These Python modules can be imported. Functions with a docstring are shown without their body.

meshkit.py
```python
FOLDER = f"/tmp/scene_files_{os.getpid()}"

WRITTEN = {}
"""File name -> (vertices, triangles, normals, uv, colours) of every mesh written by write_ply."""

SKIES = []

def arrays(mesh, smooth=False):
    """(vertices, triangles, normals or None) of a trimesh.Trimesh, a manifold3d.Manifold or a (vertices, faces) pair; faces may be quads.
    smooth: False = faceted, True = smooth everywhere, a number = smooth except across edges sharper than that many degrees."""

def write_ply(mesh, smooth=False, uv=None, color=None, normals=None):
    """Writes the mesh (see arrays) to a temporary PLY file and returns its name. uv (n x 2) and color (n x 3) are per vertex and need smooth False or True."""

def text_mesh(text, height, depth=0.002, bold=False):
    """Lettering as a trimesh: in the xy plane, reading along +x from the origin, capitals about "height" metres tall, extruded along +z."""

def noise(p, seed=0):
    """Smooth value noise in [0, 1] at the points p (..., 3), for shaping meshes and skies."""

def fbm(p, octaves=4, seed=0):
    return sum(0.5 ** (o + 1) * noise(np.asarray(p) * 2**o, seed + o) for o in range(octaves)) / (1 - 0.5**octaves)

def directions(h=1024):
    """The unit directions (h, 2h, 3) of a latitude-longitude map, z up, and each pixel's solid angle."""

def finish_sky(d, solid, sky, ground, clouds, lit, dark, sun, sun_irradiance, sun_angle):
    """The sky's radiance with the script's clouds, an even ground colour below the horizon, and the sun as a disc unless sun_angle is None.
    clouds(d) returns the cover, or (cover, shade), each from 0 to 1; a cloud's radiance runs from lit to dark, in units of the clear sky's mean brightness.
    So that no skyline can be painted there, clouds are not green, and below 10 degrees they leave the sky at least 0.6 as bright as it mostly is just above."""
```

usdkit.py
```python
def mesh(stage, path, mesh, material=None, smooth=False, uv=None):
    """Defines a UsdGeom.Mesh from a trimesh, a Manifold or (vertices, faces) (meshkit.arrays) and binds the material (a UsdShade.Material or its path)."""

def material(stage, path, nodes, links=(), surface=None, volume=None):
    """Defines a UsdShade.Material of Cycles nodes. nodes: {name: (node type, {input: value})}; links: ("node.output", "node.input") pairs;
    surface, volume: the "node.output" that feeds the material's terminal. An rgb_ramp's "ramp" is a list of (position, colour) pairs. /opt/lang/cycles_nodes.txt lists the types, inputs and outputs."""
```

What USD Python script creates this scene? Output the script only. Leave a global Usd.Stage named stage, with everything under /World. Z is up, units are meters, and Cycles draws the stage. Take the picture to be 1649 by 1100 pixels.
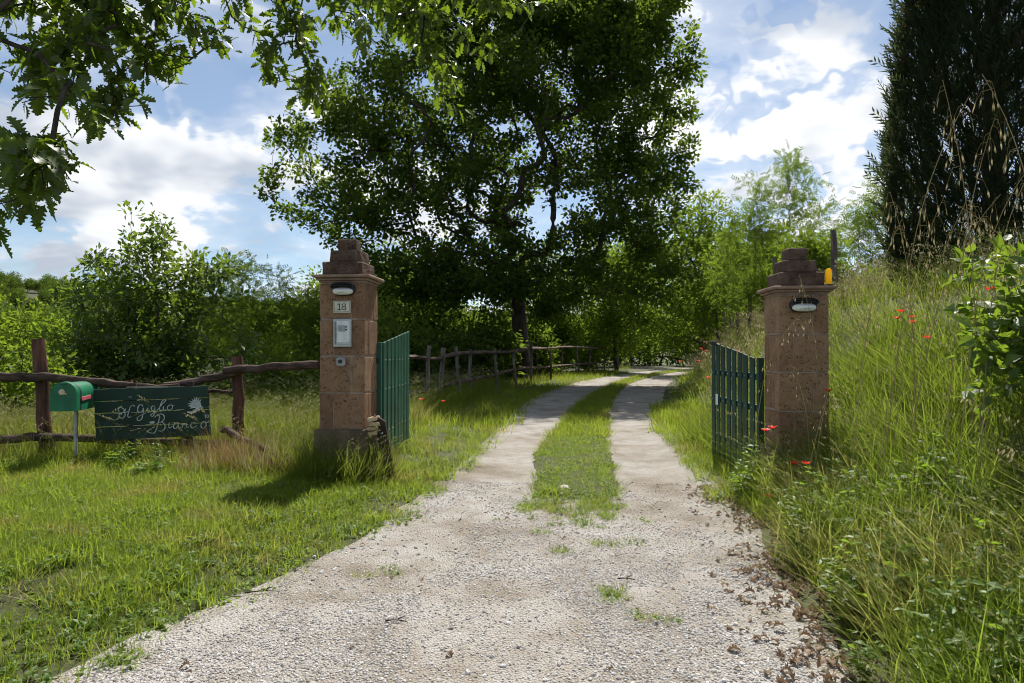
import math, random, numpy as np, trimesh, usdkit, meshkit
from pxr import Usd, UsdGeom, UsdLux, UsdShade, Gf, Sdf, Vt

random.seed(7)
stage = Usd.Stage.CreateInMemory()
UsdGeom.Xform.Define(stage, '/World')
UsdGeom.Scope.Define(stage, '/World/Looks')
PI = math.pi

# ------------------------------------------------------------------ camera, sky, sun, exposure
EYE, FPX = 1.15, 1099.0
camera = UsdGeom.Camera.Define(stage, '/World/camera')
camera.CreateHorizontalApertureAttr(36.0)
camera.CreateFocalLengthAttr(24.0)
camera.CreateFStopAttr(0.0)
camera.CreateExposureAttr(0.78)
camera.CreateClippingRangeAttr((0.05, 5000.0))
_x = UsdGeom.Xformable(camera)
_x.AddTranslateOp().Set((0, 0, EYE))
_x.AddRotateXYZOp().Set((90.78, 0, 0))
SUN_EL, SUN_AZ = math.radians(54), math.radians(15.5)
SKY_STRENGTH, SUN_INTENSITY = 0.062, 1.25


def sky_material():
    n = {
        "tc": ("texture_coordinate", {}), "sx": ("separate_xyz", {}),
        "sk": ("sky_texture", {"sky_type": "single_scattering", "sun_disc": False, "sun_elevation": SUN_EL, "sun_rotation": SUN_AZ, "aerosol_density": 0.35, "ozone_density": 2.0, "air_density": 0.9}),
        # flat cloud layer: direction projected on to a plane overhead
        "zz": ("math", {"math_type": "add", "value2": 0.30}), "zm": ("math", {"math_type": "maximum", "value2": 0.05}),
        "px": ("math", {"math_type": "divide"}), "py": ("math", {"math_type": "divide"}), "pc": ("combine_xyz", {}),
        "n1": ("noise_texture", {"scale": 4.2, "detail": 5.0, "roughness": 0.55, "distortion": 0.25}),
        "n2": ("noise_texture", {"scale": 3.4, "detail": 3.0, "roughness": 0.55, "distortion": 0.2}),
        "mp": ("mapping", {"location": (3.17, 1.42, 0.6)}),
        "mp2": ("mapping", {"location": (3.20, 1.56, 0.63)}),
        "wn": ("noise_texture", {"scale": 10.0, "detail": 3.0, "roughness": 0.55}),
        "ws": ("mix_color", {"blend_type": "subtract", "fac": 1.0, "b": (0.5, 0.5, 0.5), "use_clamp": False}),
        "wm": ("mix_color", {"blend_type": "multiply", "fac": 1.0, "b": (0.10, 0.10, 0.10), "use_clamp": False}),
        "wa": ("mix_color", {"blend_type": "add", "fac": 1.0, "use_clamp": False}),
    }
    l = [("tc.generated", "sx.vector"), ("sx.z", "zz.value1"), ("zz.value", "zm.value1"), ("sx.x", "px.value1"), ("zm.value", "px.value2"),
         ("sx.y", "py.value1"), ("zm.value", "py.value2"), ("px.value", "pc.x"), ("py.value", "pc.y"), ("sx.z", "pc.z"),
         ("pc.vector", "mp.vector"), ("pc.vector", "mp2.vector"), ("mp.vector", "n1.vector"), ("mp2.vector", "n2.vector"),
         ("tc.generated", "wn.vector"), ("wn.color", "ws.a"), ("ws.result", "wm.a"), ("tc.generated", "wa.a"), ("wm.result", "wa.b")]
    # cloud banks (direction, angular radius in degrees, weight)
    def dirn(u, v):
        d = np.array([(u - 824.5) / FPX, 1, (565 - v) / FPX]); return d / np.linalg.norm(d)
    banks = [(1300, 75, 9, .11), (1410, 170, 6, .07), (1160, 110, 5, .10), (1350, 285, 4.2, .15), (1145, 325, 4.2, .12),
             (110, 240, 4.4, .10), (205, 310, 5.0, .14), (285, 370, 3.2, .11), (410, 250, 4.6, .10), (480, 350, 4.2, .10), (120, 430, 6, .09), (330, 60, 8, -.09), (400, 395, 5, -.07), (1090, 60, 5, -.07), (1280, 225, 3, -.11), (1340, 200, 3, -.08)]
    n["na"] = ("math", {"math_type": "multiply_add", "value2": 1.45, "value3": -0.225})
    l += [("n1.fac", "na.value1")]
    last = "na.value"
    for i, (u, v, r, w) in enumerate(banks):
        n[f"b{i}"] = ("vector_math", {"math_type": "dot_product", "vector2": tuple(dirn(u, v))})
        n[f"m{i}"] = ("map_range", {"range_type": "smoothstep", "from_min": math.cos(math.radians(r * 1.35)), "from_max": 1.0, "to_min": 0.0, "to_max": w})
        n[f"a{i}"] = ("math", {"math_type": "add"})
        l += [("wa.result", f"b{i}.vector1"), (f"b{i}.value", f"m{i}.value"), (last, f"a{i}.value1"), (f"m{i}.result", f"a{i}.value2")]
        last = f"a{i}.value"
    n["cov"] = ("map_range", {"range_type": "smoothstep", "from_min": 0.46, "from_max": 0.74, "to_min": 0.0, "to_max": 1.0})
    n["veil"] = ("map_range", {"range_type": "smoothstep", "from_min": 0.30, "from_max": 0.62, "to_min": 0.12, "to_max": 0.40})
    n["mx"] = ("math", {"math_type": "maximum"})
    n["shade"] = ("map_range", {"range_type": "smoothstep", "from_min": 0.42, "from_max": 0.66, "to_min": 0.0, "to_max": 1.0})
    n["cc"] = ("mix_color", {"use_clamp": False})
    n["sd"] = ("vector_math", {"math_type": "dot_product", "vector2": (math.sin(SUN_AZ) * math.cos(SUN_EL), math.cos(SUN_AZ) * math.cos(SUN_EL), math.sin(SUN_EL))})
    n["sg"] = ("map_range", {"from_min": 0.35, "from_max": 0.95, "to_min": 0.0, "to_max": 1.0, "clamp": True})
    n["cl"] = ("mix_color", {"a": (8.8, 9.1, 9.5), "b": (10.8, 10.8, 10.8), "use_clamp": False})      # lit cloud, brighter towards the sun
    n["cd"] = ("mix_color", {"a": (4.6, 5.2, 6.1), "b": (6.4, 7.0, 7.9), "use_clamp": False})          # cloud bases
    l += [("tc.generated", "sd.vector1"), ("sd.value", "sg.value"), ("sg.result", "cl.fac"), ("sg.result", "cd.fac"), ("cl.result", "cc.a"), ("cd.result", "cc.b")]
    n["skb"] = ("mix_color", {"blend_type": "multiply", "fac": 1.0, "b": (1.06, 1.11, 1.10), "use_clamp": False})
    n["sky"] = ("mix_color", {"use_clamp": False})
    n["bg"] = ("background_shader", {"strength": SKY_STRENGTH})
    l += [(last, "cov.value"), (last, "veil.value"), ("cov.result", "mx.value1"), ("veil.result", "mx.value2"), ("n2.fac", "shade.value"), ("shade.result", "cc.fac"),
          ("sk.color", "skb.a"), ("skb.result", "sky.a"), ("cc.result", "sky.b"), ("mx.value", "sky.fac"), ("sky.result", "bg.color")]
    return usdkit.material(stage, '/World/Looks/sky', n, l, surface="bg.background")


dome = UsdLux.DomeLight.Define(stage, '/World/sky')
UsdShade.MaterialBindingAPI.Apply(dome.GetPrim()).Bind(sky_material())
sun = UsdLux.DistantLight.Define(stage, '/World/sun')
sun.CreateNormalizeAttr(True); sun.CreateIntensityAttr(SUN_INTENSITY); sun.CreateAngleAttr(0.53); sun.CreateColorAttr(Gf.Vec3f(1.0, 0.95, 0.87))
UsdGeom.Xformable(sun).AddRotateXYZOp().Set((-(90 - math.degrees(SUN_EL)), 0, -math.degrees(SUN_AZ)))

# ------------------------------------------------------------------ scene helpers
_used = {}


def numbered(path):
    k = _used.get(path, 0); _used[path] = k + 1
    return path if k == 0 else f"{path}_{k:03d}"


def path_of(parent):
    return '/World' if parent is None else str(parent.GetPath())


def obj(name, mesh, mat, parent=None, smooth=False):
    if isinstance(mesh, MB):
        mesh = mesh.mesh()
    return usdkit.mesh(stage, numbered(path_of(parent) + '/' + name), mesh, mat, smooth=smooth).GetPrim()


def tag(p, label=None, cat=None, group=None, kind=None):
    for k, v in (('label', label), ('category', cat), ('group', group), ('kind', kind)):
        if v:
            p.SetCustomDataByKey(k, v)
    return p


def thing(name, label, cat, loc=(0, 0, 0), rotz=0.0, group=None, scale=None, rx=0.0):
    x = UsdGeom.Xform.Define(stage, numbered('/World/' + name))
    x.AddTranslateOp().Set(Gf.Vec3d(*map(float, loc)))
    x.AddRotateXYZOp().Set(Gf.Vec3f(rx, 0, rotz))
    if scale:
        x.AddScaleOp().Set(Gf.Vec3f(*([scale] * 3 if np.ndim(scale) == 0 else scale)))
    return tag(x.GetPrim(), label, cat, group)


def copy_of(proto, name, label, cat, loc, rotz=0.0, group=None, scale=None, rx=0.0):
    t = thing(name, label, cat, loc, rotz, group, scale, rx)
    t.GetReferences().AddInternalReference(proto.GetPath())
    t.SetInstanceable(True)
    return t


class MB:
    """Collects pieces of one mesh."""
    def __init__(self):
        self.v, self.f, self.n = [], [], 0

    def add(self, v, f):
        v = np.asarray(v, float).reshape(-1, 3); f = np.asarray(f, int)
        if f.shape[1] == 4:
            f = np.vstack([f[:, [0, 1, 2]], f[:, [0, 2, 3]]])
        self.v.append(v); self.f.append(f + self.n); self.n += len(v)
        return self

    def tm(self, m):
        return self.add(m.vertices, m.faces)

    def mesh(self):
        return trimesh.Trimesh(np.vstack(self.v), np.vstack(self.f), process=False)


def box(sx, sy, sz, at=(0, 0, 0), ch=0.004, rng=None, wob=0.0):
    """Chamfered box centred on at."""
    h = np.array([sx, sy, sz]) / 2.0
    ch = min(ch, h.min() * 0.6)
    pts = []
    for s in np.ndindex(2, 2, 2):
        s = np.array(s) * 2 - 1
        for k in range(3):
            q = h - ch; q[k] = h[k]
            pts.append(s * q)
    pts = np.array(pts)
    if rng is not None:
        pts += rng.normal(0, wob, pts.shape)
    m = trimesh.convex.convex_hull(pts)
    m.apply_translation(at)
    return m


def tube(pts, rad, sides=8, rng=None, rough=0.0, caps=True):
    p = np.asarray(pts, float); n = len(p)
    r = np.broadcast_to(np.asarray(rad, float), (n,))
    t = np.gradient(p, axis=0); t /= np.linalg.norm(t, axis=1, keepdims=True) + 1e-12
    ref = np.array([0, 0, 1.0]) if abs(t[:, 2]).mean() < 0.8 else np.array([1.0, 0.13, 0])
    a = np.cross(t, ref); a /= np.linalg.norm(a, axis=1, keepdims=True) + 1e-12
    b = np.cross(a, t)
    ang = np.arange(sides) * 2 * PI / sides
    rr = np.repeat(r[:, None], sides, 1)
    if rng is not None and rough:
        rr = rr * (1 + rng.normal(0, rough, (1, sides)) + rng.normal(0, rough * 0.7, rr.shape))
    v = p[:, None] + rr[..., None] * (np.cos(ang)[None, :, None] * a[:, None] + np.sin(ang)[None, :, None] * b[:, None])
    v = v.reshape(-1, 3)
    i, j = np.meshgrid(np.arange(n - 1), np.arange(sides), indexing='ij')
    j2 = (j + 1) % sides
    q = np.stack([i * sides + j, (i + 1) * sides + j, (i + 1) * sides + j2, i * sides + j2], -1).reshape(-1, 4)
    f = np.vstack([q[:, [0, 1, 2]], q[:, [0, 2, 3]]])
    if caps:
        v = np.vstack([v, p[:1], p[-1:]])
        k = np.arange(sides); k2 = (k + 1) % sides
        f = np.vstack([f, np.stack([np.full(sides, n * sides), k, k2], 1), np.stack([np.full(sides, n * sides + 1), (n - 1) * sides + k2, (n - 1) * sides + k], 1)])
    return v, f


def spline(pts, n):
    from scipy.interpolate import PchipInterpolator, CubicSpline
    p = np.asarray(pts, float)
    if len(p) == 2:
        return p[0] + (p[1] - p[0]) * np.linspace(0, 1, n)[:, None]
    s = np.r_[0, np.cumsum(np.linalg.norm(np.diff(p, axis=0), axis=1))]
    return CubicSpline(s, p)(np.linspace(0, s[-1], n))


def P(px, py, Y):
    """The point at distance Y that the photograph shows at (px, py)."""
    return np.array([(px - 824.5) / FPX * Y, Y, EYE - (py - 565) / FPX * Y])


# ------------------------------------------------------------------ materials
def mat(name, nodes, links, surface="p.BSDF"):
    return usdkit.material(stage, '/World/Looks/' + name, nodes, links, surface=surface)


def ramp_mat(name, stops, scale=8, detail=5, rough=0.85, bump=0.3, bscale=40, bdist=0.01, coords="object", stretch=None, spec=0.3, distortion=0.0):
    """Noise-driven colour with a finer bump."""
    n = {"tc": ("texture_coordinate", {}), "g": ("geometry", {}), "mp": ("mapping", {"scale": stretch or (1, 1, 1)}),
         "n": ("noise_texture", {"scale": scale, "detail": detail, "roughness": 0.62, "distortion": distortion}), "r": ("rgb_ramp", {"ramp": stops}),
         "nb": ("noise_texture", {"scale": bscale, "detail": 5, "roughness": 0.65}), "b": ("bump", {"strength": bump, "distance": bdist}),
         "p": ("principled_bsdf", {"roughness": rough, "specular_ior_level": spec})}
    src = "g.position" if coords == "world" else "tc.object"
    return mat(name, n, [(src, "mp.vector"), ("mp.vector", "n.vector"), ("n.fac", "r.fac"), ("r.color", "p.base_color"), ("mp.vector", "nb.vector"), ("nb.fac", "b.height"), ("b.normal", "p.normal")])


def plain(name, c, rough=0.5, metal=0.0, spec=0.5, **k):
    n = {"tc": ("texture_coordinate", {}), "n": ("noise_texture", {"scale": 23, "detail": 4}), "r": ("rgb_ramp", {"ramp": [(0.3, [x * 0.8 for x in c]), (0.7, [min(1, x * 1.12) for x in c])]}),
         "p": ("principled_bsdf", {"roughness": rough, "metallic": metal, "specular_ior_level": spec, **k})}
    return mat(name, n, [("tc.object", "n.vector"), ("n.fac", "r.fac"), ("r.color", "p.base_color")])


def leaf_mat(name, dark, light, trans, tfac=0.4, rough=0.5, patch=0.6, patch_col=None, spec=0.4, plainly=False):
    """Leaf or blade: colour varies from leaf to leaf and from patch to patch, light passes through."""
    n = {"g": ("geometry", {}), "no": ("noise_texture", {"scale": patch, "detail": 1.0}), "m1": ("math", {"math_type": "multiply_add", "value2": 0.55}), "m0": ("math", {"math_type": "multiply_add", "value2": 0.6, "value3": 0.05}),
         "r": ("rgb_ramp", {"ramp": [(0.2, dark), (0.85, light)]}), "rt": ("rgb_ramp", {"ramp": [(0.2, [x * 0.72 for x in trans]), (0.85, trans)]}),
         "t": ("translucent_bsdf", {}), "mx": ("mix_closure", {"fac": tfac})}
    l = [("g.position", "no.vector"), ("no.fac", "m0.value1"), ("g.random_per_island", "m1.value1"), ("m0.value", "m1.value3"), ("m1.value", "r.fac"), ("m1.value", "rt.fac")]
    base, tr = "r.color", "rt.color"
    if patch_col:
        n["pr"] = ("map_range", {"range_type": "smoothstep", "from_min": 0.52, "from_max": 0.70, "to_min": 0.0, "to_max": 0.8})
        n["pm"] = ("mix_color", {"b": patch_col}); n["pt"] = ("mix_color", {"b": [min(1, x * 1.7) for x in patch_col]})
        n["no2"] = ("noise_texture", {"scale": patch * 1.7 + 0.13, "detail": 2.0})
        l += [("g.position", "no2.vector"), ("no2.fac", "pr.value"), ("pr.result", "pm.fac"), ("pr.result", "pt.fac"), (base, "pm.a"), (tr, "pt.a")]
        base, tr = "pm.result", "pt.result"
    if plainly:
        n["p"] = ("diffuse_bsdf", {}); l += [(base, "p.color")]
    else:
        n["p"] = ("principled_bsdf", {"roughness": rough, "specular_ior_level": spec}); l += [(base, "p.base_color")]
    return mat(name, n, l + [(tr, "t.color"), ("p.BSDF", "mx.closure1"), ("t.BSDF", "mx.closure2")], surface="mx.closure")


M = {}
M['ground'] = ramp_mat('soil', [(0.3, (.030, .028, .012)), (0.5, (.042, .048, .014)), (0.7, (.065, .062, .026))], scale=2.5, detail=8, bump=0.6, bscale=25, bdist=.03, coords="world")


def gravel_mat():
    n = {"g": ("geometry", {}), "v": ("voronoi_texture", {"scale": 105, "randomness": 1.0}) , "n": ("noise_texture", {"scale": 1.3, "detail": 6, "roughness": .6}), "n2": ("noise_texture", {"scale": 90, "detail": 3}),
         "r": ("rgb_ramp", {"ramp": [(0.34, (.235, .205, .168)), (0.47, (.335, .312, .284)), (0.6, (.385, .37, .35))]}),
         "rv": ("rgb_ramp", {"ramp": [(0.0, (1.08, 1.06, 1.05)), (0.45, (.93, .92, .91)), (0.8, (.62, .60, .57))]}),
         "n3": ("noise_texture", {"scale": 4.5, "detail": 7, "roughness": .7}), "r3": ("rgb_ramp", {"ramp": [(0.35, (.72, .66, .58)), (0.55, (1, 1, 1))]}),
         "mu": ("mix_color", {"blend_type": "multiply", "fac": 1.0}), "mu2": ("mix_color", {"blend_type": "multiply", "fac": 0.75}), "mu3": ("mix_color", {"blend_type": "multiply", "fac": 1.0}),
         "hs": ("hsv", {}), "iv": ("math", {"math_type": "subtract", "value1": 1.0}), "ad": ("math", {"math_type": "multiply_add", "value2": 0.35}),
         "b": ("bump", {"strength": .8, "distance": .012}), "p": ("principled_bsdf", {"roughness": .95, "specular_ior_level": .2})}
    return mat('gravel_track', n, [("g.position", "v.vector"), ("g.position", "n.vector"), ("g.position", "n2.vector"), ("g.position", "n3.vector"), ("n.fac", "r.fac"), ("v.distance", "rv.fac"), ("r.color", "mu.a"), ("rv.color", "mu.b"),
                                    ("n3.fac", "r3.fac"), ("mu.result", "mu2.a"), ("r3.color", "mu2.b"), ("mu2.result", "p.base_color"),
                                    ("v.distance", "iv.value2"), ("n2.fac", "ad.value1"), ("iv.value", "ad.value3"), ("ad.value", "b.height"), ("b.normal", "p.normal")])


M['gravel'] = gravel_mat()


def stone_mat():
    n = {"oi": ("object_info", {}), "r": ("rgb_ramp", {"ramp": [(0, (.20, .18, .16)), (.35, (.33, .31, .29)), (.7, (.42, .405, .39)), (1, (.58, .57, .56))]}), "p": ("principled_bsdf", {"roughness": .9, "specular_ior_level": .25})}
    return mat('loose_stone', n, [("oi.random", "r.fac"), ("r.color", "p.base_color")])


M['stone'] = stone_mat()


def tufa_mat(name, stops, pit=0.9, moss=None):
    """Pitted volcanic stone: grain, dark pores, tone varying by block."""
    n = {"tc": ("texture_coordinate", {}), "g": ("geometry", {}), "n": ("noise_texture", {"scale": 7, "detail": 8, "roughness": .68}), "r": ("rgb_ramp", {"ramp": stops}),
         "v": ("voronoi_texture", {"scale": 42, "randomness": 1.0}), "wn": ("noise_texture", {"scale": 18, "detail": 3}), "wm": ("mix_color", {"fac": .08}),
         "rv": ("rgb_ramp", {"ramp": [(0.0, (.12, .10, .09)), (0.20, (.26, .23, .21)), (0.30, (1, 1, 1))]}),
         "n4": ("noise_texture", {"scale": 5.0, "detail": 3}), "r4": ("map_range", {"from_min": .38, "from_max": .58, "to_min": 0.3, "to_max": pit, "clamp": True}),
         "mu": ("mix_color", {"blend_type": "multiply"}), "n5": ("noise_texture", {"scale": 120, "detail": 3}), "hh": ("math", {"math_type": "multiply_add", "value2": 0.25}),
         "bv": ("rgb_to_bw", {}), "b": ("bump", {"strength": .7, "distance": .008}), "p": ("principled_bsdf", {"roughness": .95, "specular_ior_level": .15})}
    return mat(name, n, [("tc.object", "n.vector"), ("tc.object", "wn.vector"), ("tc.object", "wm.a"), ("wn.color", "wm.b"), ("wm.result", "v.vector"), ("n.fac", "r.fac"), ("v.distance", "rv.fac"),
                         ("tc.object", "n4.vector"), ("n4.fac", "r4.value"), ("r4.result", "mu.fac"), ("r.color", "mu.a"), ("rv.color", "mu.b"), ("mu.result", "p.base_color"),
                         ("tc.object", "n5.vector"), ("rv.color", "bv.color"), ("n5.fac", "hh.value1"), ("bv.val", "hh.value3"), ("hh.value", "b.height"), ("b.normal", "p.normal")])


TU = [[(0.25, (.14, .078, .044)), (0.5, (.22, .130, .076)), (0.75, (.29, .185, .115))], [(0.25, (.16, .092, .054)), (0.5, (.24, .148, .088)), (0.75, (.31, .205, .13))], [(0.25, (.115, .064, .04)), (0.5, (.19, .11, .066)), (0.75, (.255, .158, .1))]]
M['tufa'] = [tufa_mat(f'tufa_block_{"abc"[i]}', s) for i, s in enumerate(TU)]
M['tufa_dark'] = tufa_mat('weathered_tufa', [(0.3, (.042, .028, .020)), (0.5, (.088, .056, .040)), (0.72, (.15, .10, .074))], pit=.9)
M['cap'] = ramp_mat('terracotta_cap', [(0.3, (.16, .102, .07)), (0.5, (.235, .155, .108)), (0.72, (.30, .21, .15))], scale=9, bscale=60, bump=.3)
M['mortar'] = ramp_mat('lime_mortar', [(0.3, (.17, .12, .088)), (0.6, (.285, .215, .165))], scale=14, bscale=90, bump=.5)
M['plinth'] = ramp_mat('rendered_plinth', [(0.28, (.045, .034, .022)), (0.5, (.11, .078, .05)), (0.7, (.165, .12, .078))], scale=6, bscale=50, bump=.5, stretch=(1, 1, .6))


def wood_mat(name, stops, axis_stretch=(1, 1, .08), scale=30, rough=.85, patch=None):
    n = {"tc": ("texture_coordinate", {}), "mp": ("mapping", {"scale": axis_stretch}), "n": ("noise_texture", {"scale": scale, "detail": 8, "roughness": .7, "distortion": .4}), "r": ("rgb_ramp", {"ramp": stops}),
         "n2": ("noise_texture", {"scale": 3.1, "detail": 4}), "r2": ("rgb_ramp", {"ramp": [(.35, (.55, .55, .56)), (.6, (1.1, 1.08, 1.05))]}), "mu": ("mix_color", {"blend_type": "multiply", "fac": 1.0, "use_clamp": False}),
         "b": ("bump", {"strength": .8, "distance": .008}), "p": ("principled_bsdf", {"roughness": rough, "specular_ior_level": .2})}
    return mat(name, n, [("tc.object", "mp.vector"), ("mp.vector", "n.vector"), ("tc.object", "n2.vector"), ("n.fac", "r.fac"), ("n2.fac", "r2.fac"), ("r.color", "mu.a"), ("r2.color", "mu.b"), ("mu.result", "p.base_color"), ("n.fac", "b.height"), ("b.normal", "p.normal")])


M['post'] = wood_mat('fence_post_wood', [(.3, (.035, .016, .011)), (.5, (.10, .048, .033)), (.7, (.19, .105, .075))])
M['rail'] = wood_mat('fence_rail_bark', [(.3, (.02, .014, .011)), (.5, (.065, .042, .032)), (.7, (.17, .125, .10))], axis_stretch=(.10, 1, 1))
M['grey_wood'] = wood_mat('weathered_grey_wood', [(.3, (.045, .036, .031)), (.5, (.115, .095, .082)), (.72, (.23, .20, .18))])
M['grey_rail'] = wood_mat('weathered_grey_rail', [(.3, (.04, .026, .02)), (.5, (.11, .075, .055)), (.72, (.24, .18, .15))], axis_stretch=(.3, .12, 1))
M['pale_wood'] = wood_mat('pale_cut_wood', [(.3, (.26, .18, .11)), (.6, (.45, .34, .22))], axis_stretch=(.2, 1, 1))
M['dark_wood'] = wood_mat('dark_plank_wood', [(.3, (.018, .012, .01)), (.6, (.06, .04, .034))])
M['bark'] = wood_mat('tree_bark', [(.3, (.022, .018, .015)), (.55, (.065, .052, .042)), (.75, (.12, .10, .085))], axis_stretch=(1, 1, .25), scale=14)
M['bark_grey'] = wood_mat('twig_bark', [(.3, (.05, .042, .035)), (.6, (.12, .10, .085))], axis_stretch=(1, 1, .4), scale=20)


def paint_mat(name, c, worn, scale=11, t0=.66, t1=.70, rough=.5):
    n = {"tc": ("texture_coordinate", {}), "n": ("noise_texture", {"scale": scale, "detail": 9, "roughness": .72}), "r": ("rgb_ramp", {"ramp": [(t0, c), (t1, worn)]}),
         "n2": ("noise_texture", {"scale": 4, "detail": 5}), "r2": ("rgb_ramp", {"ramp": [(.3, (.5, .52, .5)), (.5, (.95, .95, .95)), (.7, (1.35, 1.25, 1.3))]}), "mu": ("mix_color", {"blend_type": "multiply", "fac": 1.0, "use_clamp": False}),
         "b": ("bump", {"strength": .25, "distance": .004}), "p": ("principled_bsdf", {"roughness": rough, "specular_ior_level": .4})}
    return mat(name, n, [("tc.object", "n.vector"), ("tc.object", "n2.vector"), ("n.fac", "r.fac"), ("n2.fac", "r2.fac"), ("r.color", "mu.a"), ("r2.color", "mu.b"), ("mu.result", "p.base_color"), ("n.fac", "b.height"), ("b.normal", "p.normal")])


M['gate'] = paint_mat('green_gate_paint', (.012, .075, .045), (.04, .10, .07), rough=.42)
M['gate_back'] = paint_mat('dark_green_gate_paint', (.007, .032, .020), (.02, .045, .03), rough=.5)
M['sign'] = paint_mat('green_sign_paint', (.004, .027, .016), (.016, .02, .016), t0=.60, t1=.66, rough=.6)
M['sign_chip'] = plain('bare_plank_edge', (.45, .42, .36), rough=.8)
M['chalk'] = ramp_mat('white_lettering', [(.3, (.22, .25, .24)), (.6, (.52, .56, .54))], scale=60, bump=0.1)
M['box_green'] = paint_mat('mailbox_paint', (.010, .125, .058), (.045, .16, .09), t0=.62, t1=.70, rough=.38)
M['flag'] = plain('faded_red_flag', (.42, .08, .11), rough=.5)
M['cream'] = plain('cream_emblem', (.55, .42, .28), rough=.6)
M['galv'] = plain('galvanised_steel', (.36, .37, .38), rough=.5, metal=.5)
M['black'] = plain('black_plastic', (.012, .012, .014), rough=.45)
M['white_plastic'] = plain('white_plastic', (.62, .64, .62), rough=.4)
M['grey_plastic'] = plain('grey_plastic', (.30, .31, .31), rough=.5)
M['steel'] = plain('brushed_panel', (.42, .46, .47), rough=.35, metal=.4)
M['lamp_glass'] = mat('ribbed_lamp_glass', {"tc": ("texture_coordinate", {}), "w": ("wave_texture", {"scale": 9.0}), "b": ("bump", {"strength": .6, "distance": .004}), "p": ("principled_bsdf", {"base_color": (.62, .62, .58), "roughness": .25, "coat_weight": .6})}, [("tc.object", "w.vector"), ("w.fac", "b.height"), ("b.normal", "p.normal")])
M['tile'] = plain('ivory_tile', (.55, .52, .43), rough=.25)
M['ink'] = plain('dark_numeral', (.02, .02, .025), rough=.5)
M['yellow'] = mat('yellow_lamp_plastic', {"tc": ("texture_coordinate", {}), "n": ("noise_texture", {"scale": 40}), "r": ("rgb_ramp", {"ramp": [(.3, (.75, .48, .01)), (.7, (.85, .58, .02))]}), "p": ("principled_bsdf", {"roughness": .3, "subsurface_weight": 0.0}), "t": ("translucent_bsdf", {"color": (.95, .68, .02)}), "mx": ("mix_closure", {"fac": .6})}, [("tc.object", "n.vector"), ("n.fac", "r.fac"), ("r.color", "p.base_color"), ("p.BSDF", "mx.closure1"), ("t.BSDF", "mx.closure2")], surface="mx.closure")
M['paper'] = plain('white_card', (.65, .66, .66), rough=.7)
M['lawn'] = leaf_mat('lawn_blade', (.095, .145, .018), (.20, .255, .045), (.42, .53, .055), tfac=.5, patch=.9, patch_col=(.25, .215, .06), plainly=True)
M['weed'] = leaf_mat('weed_leaf', (.065, .125, .016), (.14, .22, .03), (.30, .46, .04), tfac=.48, patch=1.2)
M['meadow'] = leaf_mat('meadow_blade', (.08, .12, .016), (.18, .22, .04), (.34, .42, .05), tfac=.5, patch=.7, patch_col=(.19, .16, .055), plainly=True)
M['straw'] = leaf_mat('dry_straw', (.30, .25, .13), (.50, .44, .27), (.55, .48, .28), tfac=.4, patch=.8, plainly=True)
M['seed'] = leaf_mat('green_seed_head', (.17, .18, .07), (.33, .33, .16), (.40, .40, .18), tfac=.4, patch=.8, plainly=True)
M['russet'] = leaf_mat('russet_straw', (.20, .11, .05), (.32, .20, .09), (.34, .20, .08), tfac=.4, patch=.8, plainly=True)
M['bank'] = leaf_mat('bank_blade', (.07, .115, .015), (.17, .22, .035), (.32, .43, .045), tfac=.5, patch=.55, patch_col=(.26, .23, .08), plainly=True)
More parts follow.
